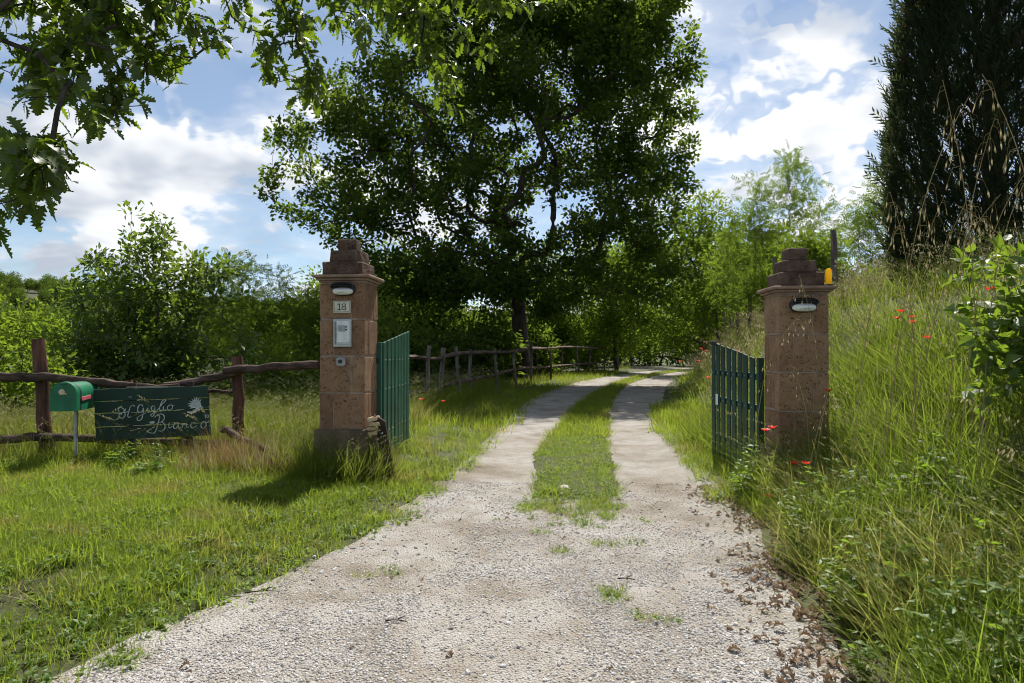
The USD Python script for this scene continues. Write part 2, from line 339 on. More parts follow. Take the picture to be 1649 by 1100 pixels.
M['oak_near'] = leaf_mat('near_oak_leaf', (.034, .06, .012), (.07, .112, .02), (.22, .335, .016), tfac=.48, rough=.42, patch=1.5)
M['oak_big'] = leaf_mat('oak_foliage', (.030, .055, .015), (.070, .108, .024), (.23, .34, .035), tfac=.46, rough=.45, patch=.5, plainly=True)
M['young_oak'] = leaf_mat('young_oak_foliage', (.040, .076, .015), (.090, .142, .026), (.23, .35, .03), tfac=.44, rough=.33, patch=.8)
M['robinia'] = leaf_mat('robinia_foliage', (.065, .118, .02), (.12, .185, .034), (.29, .42, .045), tfac=.48, patch=.6, plainly=True)
M['bush'] = leaf_mat('bush_foliage', (.06, .105, .016), (.11, .17, .026), (.30, .43, .035), tfac=.48, patch=.5, plainly=True)
M['wood_far'] = leaf_mat('far_foliage', (.05, .085, .02), (.10, .145, .032), (.17, .25, .035), tfac=.4, patch=.2, plainly=True)
M['bramble'] = leaf_mat('bramble_leaf', (.06, .115, .016), (.12, .19, .026), (.28, .42, .03), tfac=.46, patch=2.0)
M['cypress'] = leaf_mat('cypress_spray', (.018, .028, .014), (.048, .066, .032), (.11, .15, .05), tfac=.28, rough=.75, patch=2.5, patch_col=(.055, .048, .026), spec=.15, plainly=True)
M['dead'] = leaf_mat('dead_leaf', (.16, .10, .06), (.36, .27, .18), (.25, .15, .07), tfac=.2, rough=.8, patch=3)
M['poppy'] = leaf_mat('poppy_petal', (.55, .02, .008), (.70, .04, .012), (.85, .05, .02), tfac=.45, patch=3)
M['white_flower'] = plain('white_petal', (.75, .75, .7), rough=.7)

# ------------------------------------------------------------------ terrain
from scipy.interpolate import PchipInterpolator
_RY = [-4, .5, 1.5, 2.41, 3.37, 4.36, 5.38, 7.2, 10.1, 14.9, 23.2, 33, 42, 52, 65]
LEFT = PchipInterpolator(_RY, [-5.0, -2.5, -1.95, -1.52, -1.18, -.83, -.66, -.42, -.13, .35, 2.0, 5.3, 9.5, 16, 27])
RIGHT = PchipInterpolator(_RY, [.8, .90, .98, 1.08, 1.29, 1.5, 1.62, 1.82, 2.25, 3.2, 5.2, 8.5, 12.8, 19.3, 30.3])
MID_L = PchipInterpolator([4.9, 5.16, 5.5, 7.66, 10, 14.9, 23, 33, 42, 65], [.36, .12, .16, .24, .62, 1.45, 3.3, 6.5, 10.9, 28.3])
MID_R = PchipInterpolator([4.9, 5.16, 5.5, 7.66, 10, 14.9, 23, 33, 42, 65], [.40, .74, .86, 1.12, 1.42, 2.2, 3.95, 7.3, 11.6, 29.0])


def ss(t):
    t = np.clip(t, 0, 1); return t * t * (3 - 2 * t)


def vnoise(x, y, s, seed=0):
    x, y = np.broadcast_arrays(np.asarray(x, float), np.asarray(y, float))
    return meshkit.fbm(np.stack([x * s, y * s, np.zeros_like(x) + .37], -1), 3, seed)


def ground_z(x, y):
    x, y = np.broadcast_arrays(np.asarray(x, float), np.asarray(y, float))
    yc = np.clip(y, -4, 65)
    dr, dl = x - RIGHT(yc), LEFT(yc) - x
    bank = 1.9 * ss((dr - .35) / 3.0) + .10 * np.clip(dr - 3.35, 0, 22)
    bank = bank * (1 - .55 * ss((y - 24) / 22)) * (1 - ss((dr - 40) / 60))
    verge = .10 * ss(dl / 1.6) - .5 * ss((dl - 9) / 25)
    bump = (vnoise(x, y, 1.1) - .5) * np.where((dl > 0) & (y < 8), .045, .14) * ss((np.maximum(dr, dl)) / .8) + (vnoise(x, y, .25, 5) - .5) * .5 * ss((np.maximum(dr, dl) - 4) / 6)
    hill = 46 * np.exp(-(((x + 430) / 260) ** 2 + ((y - 430) / 190) ** 2)) + 20 * np.exp(-(((x + 60) / 300) ** 2 + ((y - 560) / 130) ** 2))
    return bank + verge + bump + hill * ss((y - 60) / 120)


def grid_axis(lo, hi, core_lo, core_hi, step, growth=1.09):
    c = list(np.arange(core_lo, core_hi + 1e-6, step))
    s, a = step, core_hi
    up = []
    while a < hi:
        s *= growth; a += s; up.append(a)
    s, a = step, core_lo
    dn = []
    while a > lo:
        s *= growth; a -= s; dn.append(a)
    return np.array(dn[::-1] + c + up)


def sheet(xs, ys, z):
    v = np.stack([xs, ys, z], -1).reshape(-1, 3)
    ny, nx = xs.shape
    i, j = np.meshgrid(np.arange(ny - 1), np.arange(nx - 1), indexing='ij')
    a = i * nx + j
    f = np.stack([a, a + 1, a + nx + 1, a + nx], -1).reshape(-1, 4)
    return v, f


gx = grid_axis(-900, 900, -7, 8, .2); gy = grid_axis(-60, 1000, 0, 16, .2)
X, Y = np.meshgrid(gx, gy)
Z = ground_z(X, Y)
inside = np.minimum(X - LEFT(np.clip(Y, -4, 65)), RIGHT(np.clip(Y, -4, 65)) - X)
Z -= .035 * ss(inside / .35) * (Y < 66)
tag(obj('ground', sheet(X, Y, Z), M['ground'], smooth=True), kind='structure')


def road_z(x, y):
    l, r = LEFT(y), RIGHT(y)
    u = (x - l) / (r - l)
    rut = -.018 * np.exp(-((u - .24) / .13) ** 2) - .018 * np.exp(-((u - .78) / .13) ** 2)
    return ground_z(x, y) + .008 + rut * ss((y - 4) / 3) + (vnoise(x, y, 3.2, 9) - .5) * .02


ry = np.concatenate([np.arange(-3, 12, .08), np.geomspace(12, 46.5, 110)])
u = np.linspace(-.04, 1.04, 46)
RX = LEFT(ry)[:, None] * (1 - u) + RIGHT(ry)[:, None] * u
edge = np.zeros_like(u); edge[0] = -1; edge[-1] = 1; edge[1] = -.7; edge[-2] = .7
RX = RX + edge[None] * (vnoise(ry, ry * 0, 2.2, 3) - .35)[:, None] * .22
RYY = np.repeat(ry[:, None], len(u), 1)
RZ = road_z(RX, RYY)
RZ[:, [0, -1]] -= .03
tag(obj('gravel_road', sheet(RX, RYY, RZ), M['gravel'], smooth=True), kind='structure')

my = np.concatenate([np.arange(5.12, 12, .1), np.geomspace(12, 45.5, 70)])
u = np.linspace(0, 1, 10)
MX = MID_L(my)[:, None] * (1 - u) + MID_R(my)[:, None] * u
edge = np.zeros(10); edge[0] = -1; edge[-1] = 1
MX = MX + edge[None] * (vnoise(my, my * 0, 2.6, 12) - .5)[:, None] * .35
MZ = road_z(MX, np.repeat(my[:, None], 10, 1)) + .004 + .028 * np.sin(PI * u)[None] ** .5
MZ[:, [0, -1]] -= .016
MZ -= (.05 * (1 - ss((my - 5.12) / .35)))[:, None]
tag(obj('median_strip', sheet(MX, np.repeat(my[:, None], 10, 1), MZ), M['ground'], smooth=True), kind='structure')


def in_median(x, y, grow=0.0):
    yc = np.clip(y, 4.9, 65)
    n = (vnoise(x, y, 3.0, 31) - .5) * .3
    return (y > 5.05) & (x > MID_L(yc) - grow + n * .8) & (x < MID_R(yc) + grow + n * .8)


# ------------------------------------------------------------------ vegetation helpers
def unit(v):
    return v / (np.linalg.norm(v, axis=-1, keepdims=True) + 1e-12)


def frames(axis, normal):
    a = unit(axis); n = unit(normal - a * (normal * a).sum(-1, keepdims=True)); return a, np.cross(n, a), n


def stamp(tv, tf, pos, a, b, n, size):
    """Template (k,3) in (a,b,n) coordinates stamped at every pos."""
    size = np.asarray(size, float).reshape(-1, 1, 1)
    v = pos[:, None] + size * (tv[None, :, 0:1] * a[:, None] + tv[None, :, 1:2] * b[:, None] + tv[None, :, 2:3] * n[:, None])
    f = tf[None] + (np.arange(len(pos)) * len(tv))[:, None, None]
    return v.reshape(-1, 3), f.reshape(-1, 3)


KITE = (np.array([[0, 0, 0], [.45, .28, .08], [1, 0, -.06], [.45, -.28, .08]]), np.array([[0, 1, 2], [0, 2, 3]]))
BROAD = (np.array([[0, 0, 0], [.55, .36, .10], [1, 0, -.06], [.55, -.36, .10]]), KITE[1])
OVATE = (np.array([[0, 0, 0], [.22, .22, .05], [.55, .30, .07], [1, 0, -.10], [.55, -.30, .07], [.22, -.22, .05], [.5, 0, 0]]), np.array([[0, 1, 6], [1, 2, 6], [2, 3, 6], [3, 4, 6], [4, 5, 6], [5, 0, 6]]))
# pinnate frond of small leaflets (robinia)
_pv, _pf = [], []
for k in range(4):
    t = .15 + k * .21
    for s in (-1, 1):
        b0 = len(_pv)
        w_ = .8 + .25 * math.sin(5 * k + 2 * s); c_ = .10 * t * t * (1 if k % 2 else .6)
        _pv += [[t, c_ * .5, -.25 * t * t], [t + .13, s * .07 + c_, -.25 * t * t + .03], [t + .22 * w_, s * .30 * w_ + c_, -.3 * t * t - .03], [t + .04, s * .18 * w_ + c_, -.25 * t * t + .03]]
        _pf += [[b0, b0 + 1, b0 + 2], [b0, b0 + 2, b0 + 3]]
PINNATE = (np.array(_pv), np.array(_pf))


def grow(trunk, tips, step, rng, path_w=.35, droop=0.0):
    """A skeleton that joins every tip to the nearest convenient point of what has grown so far. Returns points, parents."""
    pts = [np.array(p, float) for p in trunk]; par = [-1] + list(range(len(trunk) - 1))
    cap = len(trunk) + int(sum(np.linalg.norm(tips - trunk[-1], axis=1) / step)) + 4 * len(tips) + 10
    A = np.zeros((cap, 3)); A[:len(pts)] = pts
    L = np.zeros(cap); D = np.zeros((cap, 3))
    for i in range(1, len(pts)):
        L[i] = L[i - 1] + np.linalg.norm(A[i] - A[i - 1]); D[i] = unit(A[i] - A[i - 1])
    D[0] = D[1]
    n = len(pts); ends = []
    order = np.argsort(np.linalg.norm(tips[:, None] - np.array(trunk)[None], axis=2).min(1) * (1 + .25 * rng.random(len(tips))))
    lo = max(1, int(len(trunk) * .25))
    for t in tips[order]:
        d = np.linalg.norm(A[lo:n] - t, axis=1)
        i = lo + int(np.argmin(d + path_w * L[lo:n] + .25 * np.maximum(0, A[lo:n, 2] - t[2])))
        dist = np.linalg.norm(t - A[i]); k = max(1, int(math.ceil(dist / step)))
        c = A[i] + D[i] * dist * .38 + np.array([0, 0, (.10 - droop) * dist])
        s = np.linspace(0, 1, k + 1)[1:, None]
        q = (1 - s) ** 2 * A[i] + 2 * s * (1 - s) * c + s * s * t
        if k > 1:
            q[:-1] += rng.normal(0, step * .09, (k - 1, 3))
        if n + k >= cap:
            break
        prev = i
        for x in q:
            A[n] = x; par.append(prev); L[n] = L[prev] + np.linalg.norm(x - A[prev]); D[n] = unit(x - A[prev]); prev = n; n += 1
        ends.append(n - 1)
    return A[:n], np.array(par), np.array(ends), D[:n]


def limbs(A, par, ends, r_tip, power=2.3, r_root=None, rmin=0.0, rng=None, thin=3, ntrunk=0):
    n = len(A); cnt = np.zeros(n); cnt[ends] = 1
    for i in range(n - 1, 0, -1):
        cnt[par[i]] += cnt[i]
    cnt = np.maximum(cnt, 1)
    r = r_tip * cnt ** (1 / power)
    if r_root and ntrunk:
        k = np.arange(ntrunk)
        r[:ntrunk] = np.maximum(r[:ntrunk], (r_root - r[ntrunk - 1]) * (1 - k / ntrunk) ** 1.1 + r[ntrunk - 1])
    kids = [[] for _ in range(n)]
    for i in range(1, n):
        kids[par[i]].append(i)
    out = MB(); starts = [(0, None)]
    while starts:
        s, p = starts.pop()
        chain = [] if p is None else [p]
        c = s
        while True:
            chain.append(c)
            k = kids[c]
            if not k:
                break
            k = sorted(k, key=lambda i: -cnt[i])
            for o in k[1:]:
                starts.append((o, c))
            c = k[0]
        rr = r[chain].copy()
        if p is not None:
            rr[0] = min(rr[0], rr[1] * 1.25)
        if rr.max() < rmin or len(chain) < 2:
            continue
        out.add(*tube(A[chain], rr, sides=10 if rr[0] > .07 else 6 if rr[0] > .02 else thin, rng=rng, rough=.05 if rr[0] > .05 else 0, caps=rr[0] > .02))
    return out, r


def in_ellipsoids(ells, n, rng, shell=.45, gap=0.0, gs=.8, seed=0):
    """Points in a union of ellipsoids (cx,cy,cz,rx,ry,rz), denser towards the outside, with noise-shaped gaps."""
    e = np.array(ells, float); w = e[:, 3] * e[:, 4] * e[:, 5]; w = w ** .8; w /= w.sum()
    out = np.zeros((0, 3))
    while len(out) < n:
        k = rng.choice(len(e), n * 2, p=w)
        d = unit(rng.normal(size=(n * 2, 3))); r = rng.random(n * 2) ** shell
        p = e[k, :3] + d * r[:, None] * e[k, 3:6]
        if gap:
            p = p[meshkit.fbm(p * gs, 2, seed) > gap]
        out = np.vstack([out, p])
    return out[:n]


def foliage(ends, dirs, m, spread, size, rng, template=KITE, flat=.55, hang=.15, along=.5, clump_up=.0):
    """m leaves about each twig end."""
    n = len(ends)
    p = np.repeat(ends, m, 0); d = np.repeat(dirs, m, 0)
    off = rng.normal(size=(n * m, 3)) * np.array([1, 1, .75])
    off = unit(off) * (rng.random((n * m, 1)) ** .5)
    p = p + off * spread - d * (rng.random((n * m, 1)) * along * spread)
    a = unit(off * .9 + d * .5 + rng.normal(0, .35, (n * m, 3)) + np.array([0, 0, -hang]))
    nrm = np.array([0, 0, 1.0]) * flat + rng.normal(0, .55, (n * m, 3))
    a, b, nn = frames(a, nrm)
    return stamp(*template, p, a, b, nn, size * rng.uniform(.65, 1.25, n * m))


def tree(name, label, cat, base, ells, ntips, per_tip, leaf, mats, r_root, seed, trunk=None, spread=.35, template=KITE, gap=.0, gs=.8, step=.35, r_tip=.006, shell=.45, flat=.55, group=None, path_w=.35, rmin=.004, hang=.15, local=True, extra_tips=None):
    """A tree or bush: trunk with limbs, and a crown of leaves. Coordinates of ells are world; the thing's origin is its foot."""
    rng = np.random.default_rng(seed)
    base = np.array([base[0], base[1], float(ground_z(base[0], base[1]))]) if len(base) == 2 else np.array(base, float)
    tips = in_ellipsoids(ells, ntips, rng, shell, gap, gs, seed)
    if extra_tips is not None:
        tips = np.vstack([tips, extra_tips])
    e0 = np.array(ells, float)
    if trunk is None:
        top = np.array([e0[:, 0].mean() * .6 + base[0] * .4, e0[:, 1].mean() * .6 + base[1] * .4, e0[:, 2].min() + .3 * e0[:, 5].min()])
        trunk = [base + (top - base) * t + rng.normal(0, .03, 3) * (t > 0) for t in np.linspace(0, 1, 8)]
    else:
        trunk = list(spline(trunk, 14))
    A, par, ends, D = grow(trunk, tips, step, rng, path_w)
    wood, r = limbs(A, par, ends, r_tip, r_root=r_root, rng=rng, rmin=rmin, ntrunk=len(trunk))
    v, f = foliage(A[ends], D[ends], per_tip, spread, leaf, rng, template, flat=flat, hang=hang)
    t = thing(name, label, cat, base, group=group)
    w = wood.mesh(); w.apply_translation(-base)
    obj('trunk', w, mats[1], t, smooth=True)
    tag(obj('crown', (v - base, f), mats[0], t))
    return t


def blades(rng, n, rad, hlo, hhi, w, lean=.5, curl=.6, seg=3):
    """A tuft of n grass blades, base at the origin."""
    ang = rng.uniform(0, 2 * PI, n); rr = rad * np.sqrt(rng.random(n)); h = rng.uniform(hlo, hhi, n)
    b0 = np.stack([rr * np.cos(ang), rr * np.sin(ang), np.full(n, -.01)], 1)
    la = ang + rng.normal(0, .9, n); lm = lean * rng.random(n)
    dirh = np.stack([np.cos(la), np.sin(la), np.zeros(n)], 1)
    side = np.stack([-np.sin(la + rng.normal(0, .6, n)), np.cos(la), np.zeros(n)], 1); side = unit(side)
    ws = w * rng.uniform(.6, 1.3, n)
    V = []
    for s in np.linspace(0, 1, seg + 1):
        c = b0 + dirh * (h * (lm * s + curl * lm * s * s))[:, None]
        c[:, 2] += h * (s - .45 * lm * curl * s * s)
        if s < 1:
            wd = (ws * (1 - .75 * s) * .5)[:, None]
            V += [c - side * wd, c + side * wd]
        else:
            V += [c]
    V = np.stack(V, 1); k = V.shape[1]; F = []
    for q in range(seg - 1):
        F += [[2 * q, 2 * q + 1, 2 * q + 3], [2 * q, 2 * q + 3, 2 * q + 2]]
    F += [[k - 3, k - 2, k - 1]]
    F = np.array(F)
    return V.reshape(-1, 3), (F[None] + (np.arange(n) * k)[:, None, None]).reshape(-1, 3)


def stalks(rng, n, rad, hlo, hhi, w, head, lean=.25, droop=.3, nsp=10, spl=.018, oats=False):
    """Flowering grass stalks with seed heads. Returns (stem mesh, head mesh)."""
    S, H = MB(), MB()
    for _ in range(n):
        a, r0, h = rng.uniform(0, 2 * PI), rad * math.sqrt(rng.random()), rng.uniform(hlo, hhi)
        la = rng.uniform(0, 2 * PI); lm = lean * rng.random() + .05
        s = np.linspace(0, 1, 7)
        x = h * (lm * s + droop * s ** 4)
        p = np.stack([r0 * math.cos(a) + x * math.cos(la), r0 * math.sin(a) + x * math.sin(la), h * (s - .5 * droop * s ** 5) - .01], 1)
        S.add(*tube(p[::2], np.linspace(w, w * .4, 4), sides=3, caps=False))
        d = unit(p[-1] - p[-2])
        t0 = 1 - head / h
        tt = np.sort(rng.uniform(max(t0, .4), 1.0, nsp))
        q = np.stack([np.interp(tt, s, p[:, k]) for k in range(3)], 1)
        if oats:
            off = unit(rng.normal(size=(nsp, 3)) * [1, 1, .3]) * rng.uniform(.01, .045, (nsp, 1)) + np.array([0, 0, -.02])
            ax = unit(off * .5 + np.array([0, 0, -.03]) + rng.normal(0, .006, (nsp, 3)))
            q = q + off
        else:
            ax = unit(d[None] * 1.0 + rng.normal(0, .55, (nsp, 3)))
        aa, bb, nn = frames(ax, rng.normal(size=(nsp, 3)))
        H.add(*stamp(np.array([[0, 0, 0], [.4, .2, .06], [1, 0, 0], [.4, -.2, .06]]), KITE[1], q, aa, bb, nn, spl * rng.uniform(.7, 1.3, nsp)))
    return S, H


def weed(rng, n, h, leaf, template=OVATE, m=9):
    """Leafy broad-leaved herb."""
    S, Lf = MB(), MB()
    for _ in range(n):
        a = rng.uniform(0, 2 * PI); hh = h * rng.uniform(.55, 1.1); lm = rng.uniform(.1, .5)
        s = np.linspace(0, 1, 5)
        p = np.stack([.04 * rng.normal() + hh * lm * s ** 1.5 * math.cos(a), .04 * rng.normal() + hh * lm * s ** 1.5 * math.sin(a), hh * s - .01], 1)
        S.add(*tube(p, np.linspace(.0022, .001, 5), sides=3, caps=False))
        tt = rng.uniform(.15, 1, m); q = np.stack([np.interp(tt, s, p[:, k]) for k in range(3)], 1)
        az = rng.uniform(0, 2 * PI, m)
        ax = np.stack([np.cos(az), np.sin(az), rng.uniform(-.2, .6, m)], 1)
        aa, bb, nn = frames(ax, np.array([0, 0, 1.0]) + rng.normal(0, .35, (m, 3)))
        Lf.add(*stamp(*template, q, aa, bb, nn, leaf * rng.uniform(.6, 1.2, m)))
    return S, Lf


def instancer(name, kind, label, cat, protos, pos, rng, smin=.75, smax=1.25, tilt=.12, idx=None, flat=False):
    """A PointInstancer. protos: list of lists of (part name, mesh, material)."""
    pi = UsdGeom.PointInstancer.Define(stage, numbered('/World/' + name))
    pp = str(pi.GetPath()); targets = []
    for parts in protos:
        x = UsdGeom.Xform.Define(stage, numbered(pp + '/tuft'))
        for pn, m, mt in parts:
            obj(pn, m, mt, x.GetPrim())
        targets.append(x.GetPath())
    n = len(pos)
    pi.CreatePrototypesRel().SetTargets(targets)
    idx = rng.integers(0, len(protos), n) if idx is None else idx
    pi.CreateProtoIndicesAttr(Vt.IntArray.FromNumpy(np.asarray(idx, np.int32)))
    pi.CreatePositionsAttr(Vt.Vec3fArray.FromNumpy(np.asarray(pos, np.float32)))
    yaw = rng.uniform(0, 2 * PI, n); ta = rng.uniform(0, 2 * PI, n); tm = np.abs(rng.normal(0, tilt, n))
    if flat:
        yaw = np.zeros(n); tm = tm * 0
    q1 = np.stack([np.zeros(n), np.zeros(n), np.sin(yaw / 2), np.cos(yaw / 2)], 1)
    q2 = np.stack([np.cos(ta) * np.sin(tm / 2), np.sin(ta) * np.sin(tm / 2), np.zeros(n), np.cos(tm / 2)], 1)
    x1, y1, z1, w1 = q2.T; x2, y2, z2, w2 = q1.T
    q = np.stack([w1 * x2 + x1 * w2 + y1 * z2 - z1 * y2, w1 * y2 - x1 * z2 + y1 * w2 + z1 * x2, w1 * z2 + x1 * y2 - y1 * x2 + z1 * w2, w1 * w2 - x1 * x2 - y1 * y2 - z1 * z2], 1)
    pi.CreateOrientationsAttr(Vt.QuathArray.FromNumpy(q.astype(np.float16)))
    s = rng.uniform(smin, smax, n)
    pi.CreateScalesAttr(Vt.Vec3fArray.FromNumpy(np.repeat(s[:, None], 3, 1).astype(np.float32)))
    return tag(pi.GetPrim(), label, cat, kind=kind)


def patch(rng, protos, n, size, slope=0.0, smin=.65, smax=1.1, tilt=.12):
    """A square piece of sward, size metres wide: n tufts merged, on ground that rises slope per metre along +x."""
    got = {}
    for _ in range(n):
        x, y = rng.uniform(-size / 2, size / 2, 2); a = rng.uniform(0, 2 * PI); s = rng.uniform(smin, smax); tx, ty = rng.normal(0, tilt, 2)
        for pn, m, mt in protos[rng.integers(0, len(protos))]:
            v, f = (np.vstack(m.v), np.vstack(m.f)) if isinstance(m, MB) else m
            q = np.stack([v[:, 0] * math.cos(a) - v[:, 1] * math.sin(a) + v[:, 2] * tx, v[:, 0] * math.sin(a) + v[:, 1] * math.cos(a) + v[:, 2] * ty, v[:, 2]], 1) * s
            got.setdefault(pn, (MB(), mt))[0].add(q + [x, y, x * slope], f)
    return [(pn, m, mt) for pn, (m, mt) in got.items()]


def tiles(rng, x0, x1, y0, y1, size, keep, jit=.12):
    xs = np.arange(x0, x1, size); ys = np.arange(y0, y1, size)
    X_, Y_ = np.meshgrid(xs, ys); x = X_.ravel() + rng.normal(0, jit * size, X_.size); y = Y_.ravel() + rng.normal(0, jit * size, X_.size)
    k = rng.random(len(x)) < keep(x, y)
    return x[k], y[k]


def baked(name, label, cat, protos, pos, rng, smin=.65, smax=1.1, tilt=.12):
    """Uncountable growth as real geometry standing on the ground: one object, one mesh for each material."""
    got = {}
    which = rng.integers(0, len(protos), len(pos))
    for k, parts in enumerate(protos):
        p = np.asarray(pos)[which == k]; n = len(p)
        if not n:
            continue
        a = rng.uniform(0, 2 * PI, n)[:, None]; s = rng.uniform(smin, smax, n)[:, None]; t = rng.normal(0, tilt, (n, 2))
        for pn, m, mt in parts:
            v, f = (np.vstack(m.v), np.vstack(m.f)) if isinstance(m, MB) else m
            q = np.stack([v[None, :, 0] * np.cos(a) - v[None, :, 1] * np.sin(a) + v[None, :, 2] * t[:, :1], v[None, :, 0] * np.sin(a) + v[None, :, 1] * np.cos(a) + v[None, :, 2] * t[:, 1:], np.broadcast_to(v[None, :, 2], (n, len(v)))], -1) * s[..., None]
            q = q + p[:, None, :]
            got.setdefault(pn, (MB(), mt))[0].add(q.reshape(-1, 3), (f[None] + (np.arange(n) * len(v))[:, None, None]).reshape(-1, 3))
    t = UsdGeom.Xform.Define(stage, numbered('/World/' + name)).GetPrim()
    for pn, (m, mt) in got.items():
        tag(obj(pn, m, mt, t), kind='stuff')
    return tag(t, label, cat, kind='stuff')


def slope_x(x, y, d=.35):
    return (ground_z(x + d, y) - ground_z(x - d, y)) / (2 * d)


def swards(name, label, x, y, protos, n, size, rng, slopes=(0.0, .2, .4, .6), variants=2, smin=.65, smax=1.1, s_lo=.9, s_hi=1.1):
    pr = [patch(rng, protos, n, size, sl, smin, smax) for sl in slopes for _ in range(variants)]
    idx = np.abs(slope_x(x, y)[:, None] - np.array(slopes)[None]).argmin(1) * variants + rng.integers(0, variants, len(x))
    pi = instancer(name, 'stuff', label, 'grass', pr, np.stack([x, y, ground_z(x, y)], 1), rng, s_lo, s_hi, idx=idx, flat=True)
    return pi


def scatter(rng, n, x0, x1, y0, y1, keep, zf=ground_z):
    """Points in a rectangle, kept with probability keep(x, y)."""
    x = rng.uniform(x0, x1, n); y = rng.uniform(y0, y1, n)
    k = rng.random(n) < keep(x, y)
    x, y = x[k], y[k]
    return np.stack([x, y, zf(x, y)], 1)


def seen(x, y, m=.06):
    return (np.abs(x) < (.75 + m) * y + .3)

# ------------------------------------------------------------------ gate pillars
GATE_ROT = -4.5


def pillar(name, label, loc, seed):
    rng = np.random.default_rng(seed)
    t = thing(name, label, 'gate pillar', loc, GATE_ROT)
    # origin: centre of the foot; x along the gate, y away from the road side
    obj('plinth', box(.472, .472, .80, (0, 0, .47 - .40), .012, rng, .002), M['plinth'], t)
    obj('mortar_core', box(.390, .390, 1.29, (0, 0, .47 + .64), .003), M['mortar'], t)
    z = .474
    for c in range(4):
        h = .304
        flip = c % 2
        L, B, g = .272, .118, .010
        spots = [(-.2 + B / 2, -.2 + L / 2, B, L), (-.2 + L / 2, .2 - B / 2, L, B), (.2 - B / 2, .2 - L / 2, B, L), (.2 - L / 2, -.2 + B / 2, L, B)]
        for (cx, cy, sx, sy) in spots:
            if flip:
                cx = -cx
            m = box(sx, sy, h, (0, 0, 0), .006, rng, .0012)
            m = m.subdivide(); p = np.array(m.vertices); p += (meshkit.noise(p * 30 + c * 7, seed)[:, None] - .5) * .004; m.vertices = p
            m.apply_translation((cx, cy, z + h / 2 + rng.normal(0, .001)))
            obj('block', m, M['tufa'][rng.integers(0, 3)], t)
        z += h + .0145
    # moulded cap: three stepped slabs
    cap = MB()
    for w, h0, h1 in ((.418, 1.745, 1.762), (.455, 1.7625, 1.784), (.505, 1.7845, 1.812)):
        cap.tm(box(w, w, h1 - h0, (0, 0, (h0 + h1) / 2), .007, rng, .001))
    obj('cap', cap, M['cap'], t)
    z = 1.8125
    for w, h in ((.36, .118), (.27, .105), (.165, .105)):
        m = box(w, w, h, (0, 0, 0), .010, rng, .003).subdivide().subdivide(); p = np.array(m.vertices)
        p += (meshkit.noise(p * 26, seed + 3)[:, None] - .5) * .010; m.vertices = p
        m.apply_transform(trimesh.transformations.rotation_matrix(rng.normal(0, .03), [0, 0, 1])); m.apply_translation((rng.normal(0, .004), rng.normal(0, .004), z + h / 2))
        tag(obj('top_block', m, M['tufa_dark'], t)); z += h + .001
    return t


def bulkhead_lamp(t, x, z, w=.205, h=.112):
    """Oval wall lamp with a dark hood over ribbed glass, on the front (-y) face."""
    def oval(w, h, d, y, zc, ex=2.6, n=36, dome=0.0):
        a = np.arange(n) * 2 * PI / n
        c = np.sign(np.cos(a)) * np.abs(np.cos(a)) ** (2 / ex) * w / 2; s = np.sign(np.sin(a)) * np.abs(np.sin(a)) ** (2 / ex) * h / 2
        rings = [(1.0, 0), (1.0, d * .65), (.93, d * .9), (.8, d), (.4, d + dome), (0.01, d + dome * 1.2)]
        V = np.concatenate([np.stack([x + c * k, np.full(n, y - q), zc + s * k], 1) for k, q in rings]); F = []
        for r in range(len(rings) - 1):
            for i in range(n):
                j = (i + 1) % n
                F.append([r * n + i, (r + 1) * n + i, (r + 1) * n + j, r * n + j])
        return V, np.array(F)
    lamp = obj('wall_lamp', oval(w, h, .035, -.2, z), M['black'], t, smooth=40)
    obj('lamp_glass', oval(w * .86, h * .55, .030, -.232, z - h * .17, dome=.02), M['lamp_glass'], lamp, smooth=40)
    hood = MB()
    a = np.linspace(0, PI, 19)
    for k in range(18):
        q = []
        for aa in (a[k], a[k + 1]):
            for (kk, y) in ((1.02, -.232), (1.02, -.275), (.94, -.275), (.94, -.232)):
                q.append([x + math.copysign(abs(math.cos(aa)) ** .77, math.cos(aa)) * w / 2 * kk, y, z + .012 + math.sin(aa) ** .77 * h * .40 * kk])
        hood.add(q, [[0, 1, 5, 4], [1, 2, 6, 5], [2, 3, 7, 6], [3, 0, 4, 7]])
    obj('lamp_hood', hood, M['black'], lamp)
    for q in (.33, .66):
        obj('lamp_hood_louvre', box(w * .8, .045, .005, (x, -.254, z + .012 + h * .40 * q), .001), M['black'], lamp)


LP = (-1.46, 6.13, .0)          # left pillar foot
RP = (2.40, 5.78, -.13)
left_pillar = pillar('gate_pillar', 'left brown stone gate pillar carrying number 18 and a house intercom', LP, 11)
bulkhead_lamp(left_pillar, .018, 1.683)
pl = obj('number_plate', box(.152, .012, .106, (.0, -.206, 1.532), .003), M['tile'], left_pillar)
rim = MB()
for (sx, sz, ax, az) in ((.132, .0025, 0, .043), (.132, .0025, 0, -.043), (.0025, .084, .066, 0), (.0025, .084, -.066, 0)):
    rim.tm(box(sx, .002, sz, (ax, -.213, 1.532 + az), .0005))
obj('plate_border', rim, M['ink'], pl)
for k, dg in enumerate('18'):
    nm = meshkit.text_mesh(dg, .058, .002, bold=False); nm.apply_transform(trimesh.transformations.rotation_matrix(PI / 2, [1, 0, 0]))
    b = nm.bounds; nm.apply_translation((-.022 + .040 * k - b[:, 0].mean(), -.2115 - b[1][1] + 0.0, 1.532 - b[:, 2].mean()))
    obj('numeral', nm, M['ink'], pl)
    if k == 0:   # foot serif of the 1
        obj('numeral', box(.022, .002, .005, (-.022, -.2135, 1.532 - .0275), .0005), M['ink'], pl)
ip = obj('intercom', box(.160, .030, .245, (.008, -.214, 1.305), .006), M['steel'], left_pillar)
obj('intercom_cover', box(.112, .014, .205, (.022, -.235, 1.308), .006), M['white_plastic'], ip)
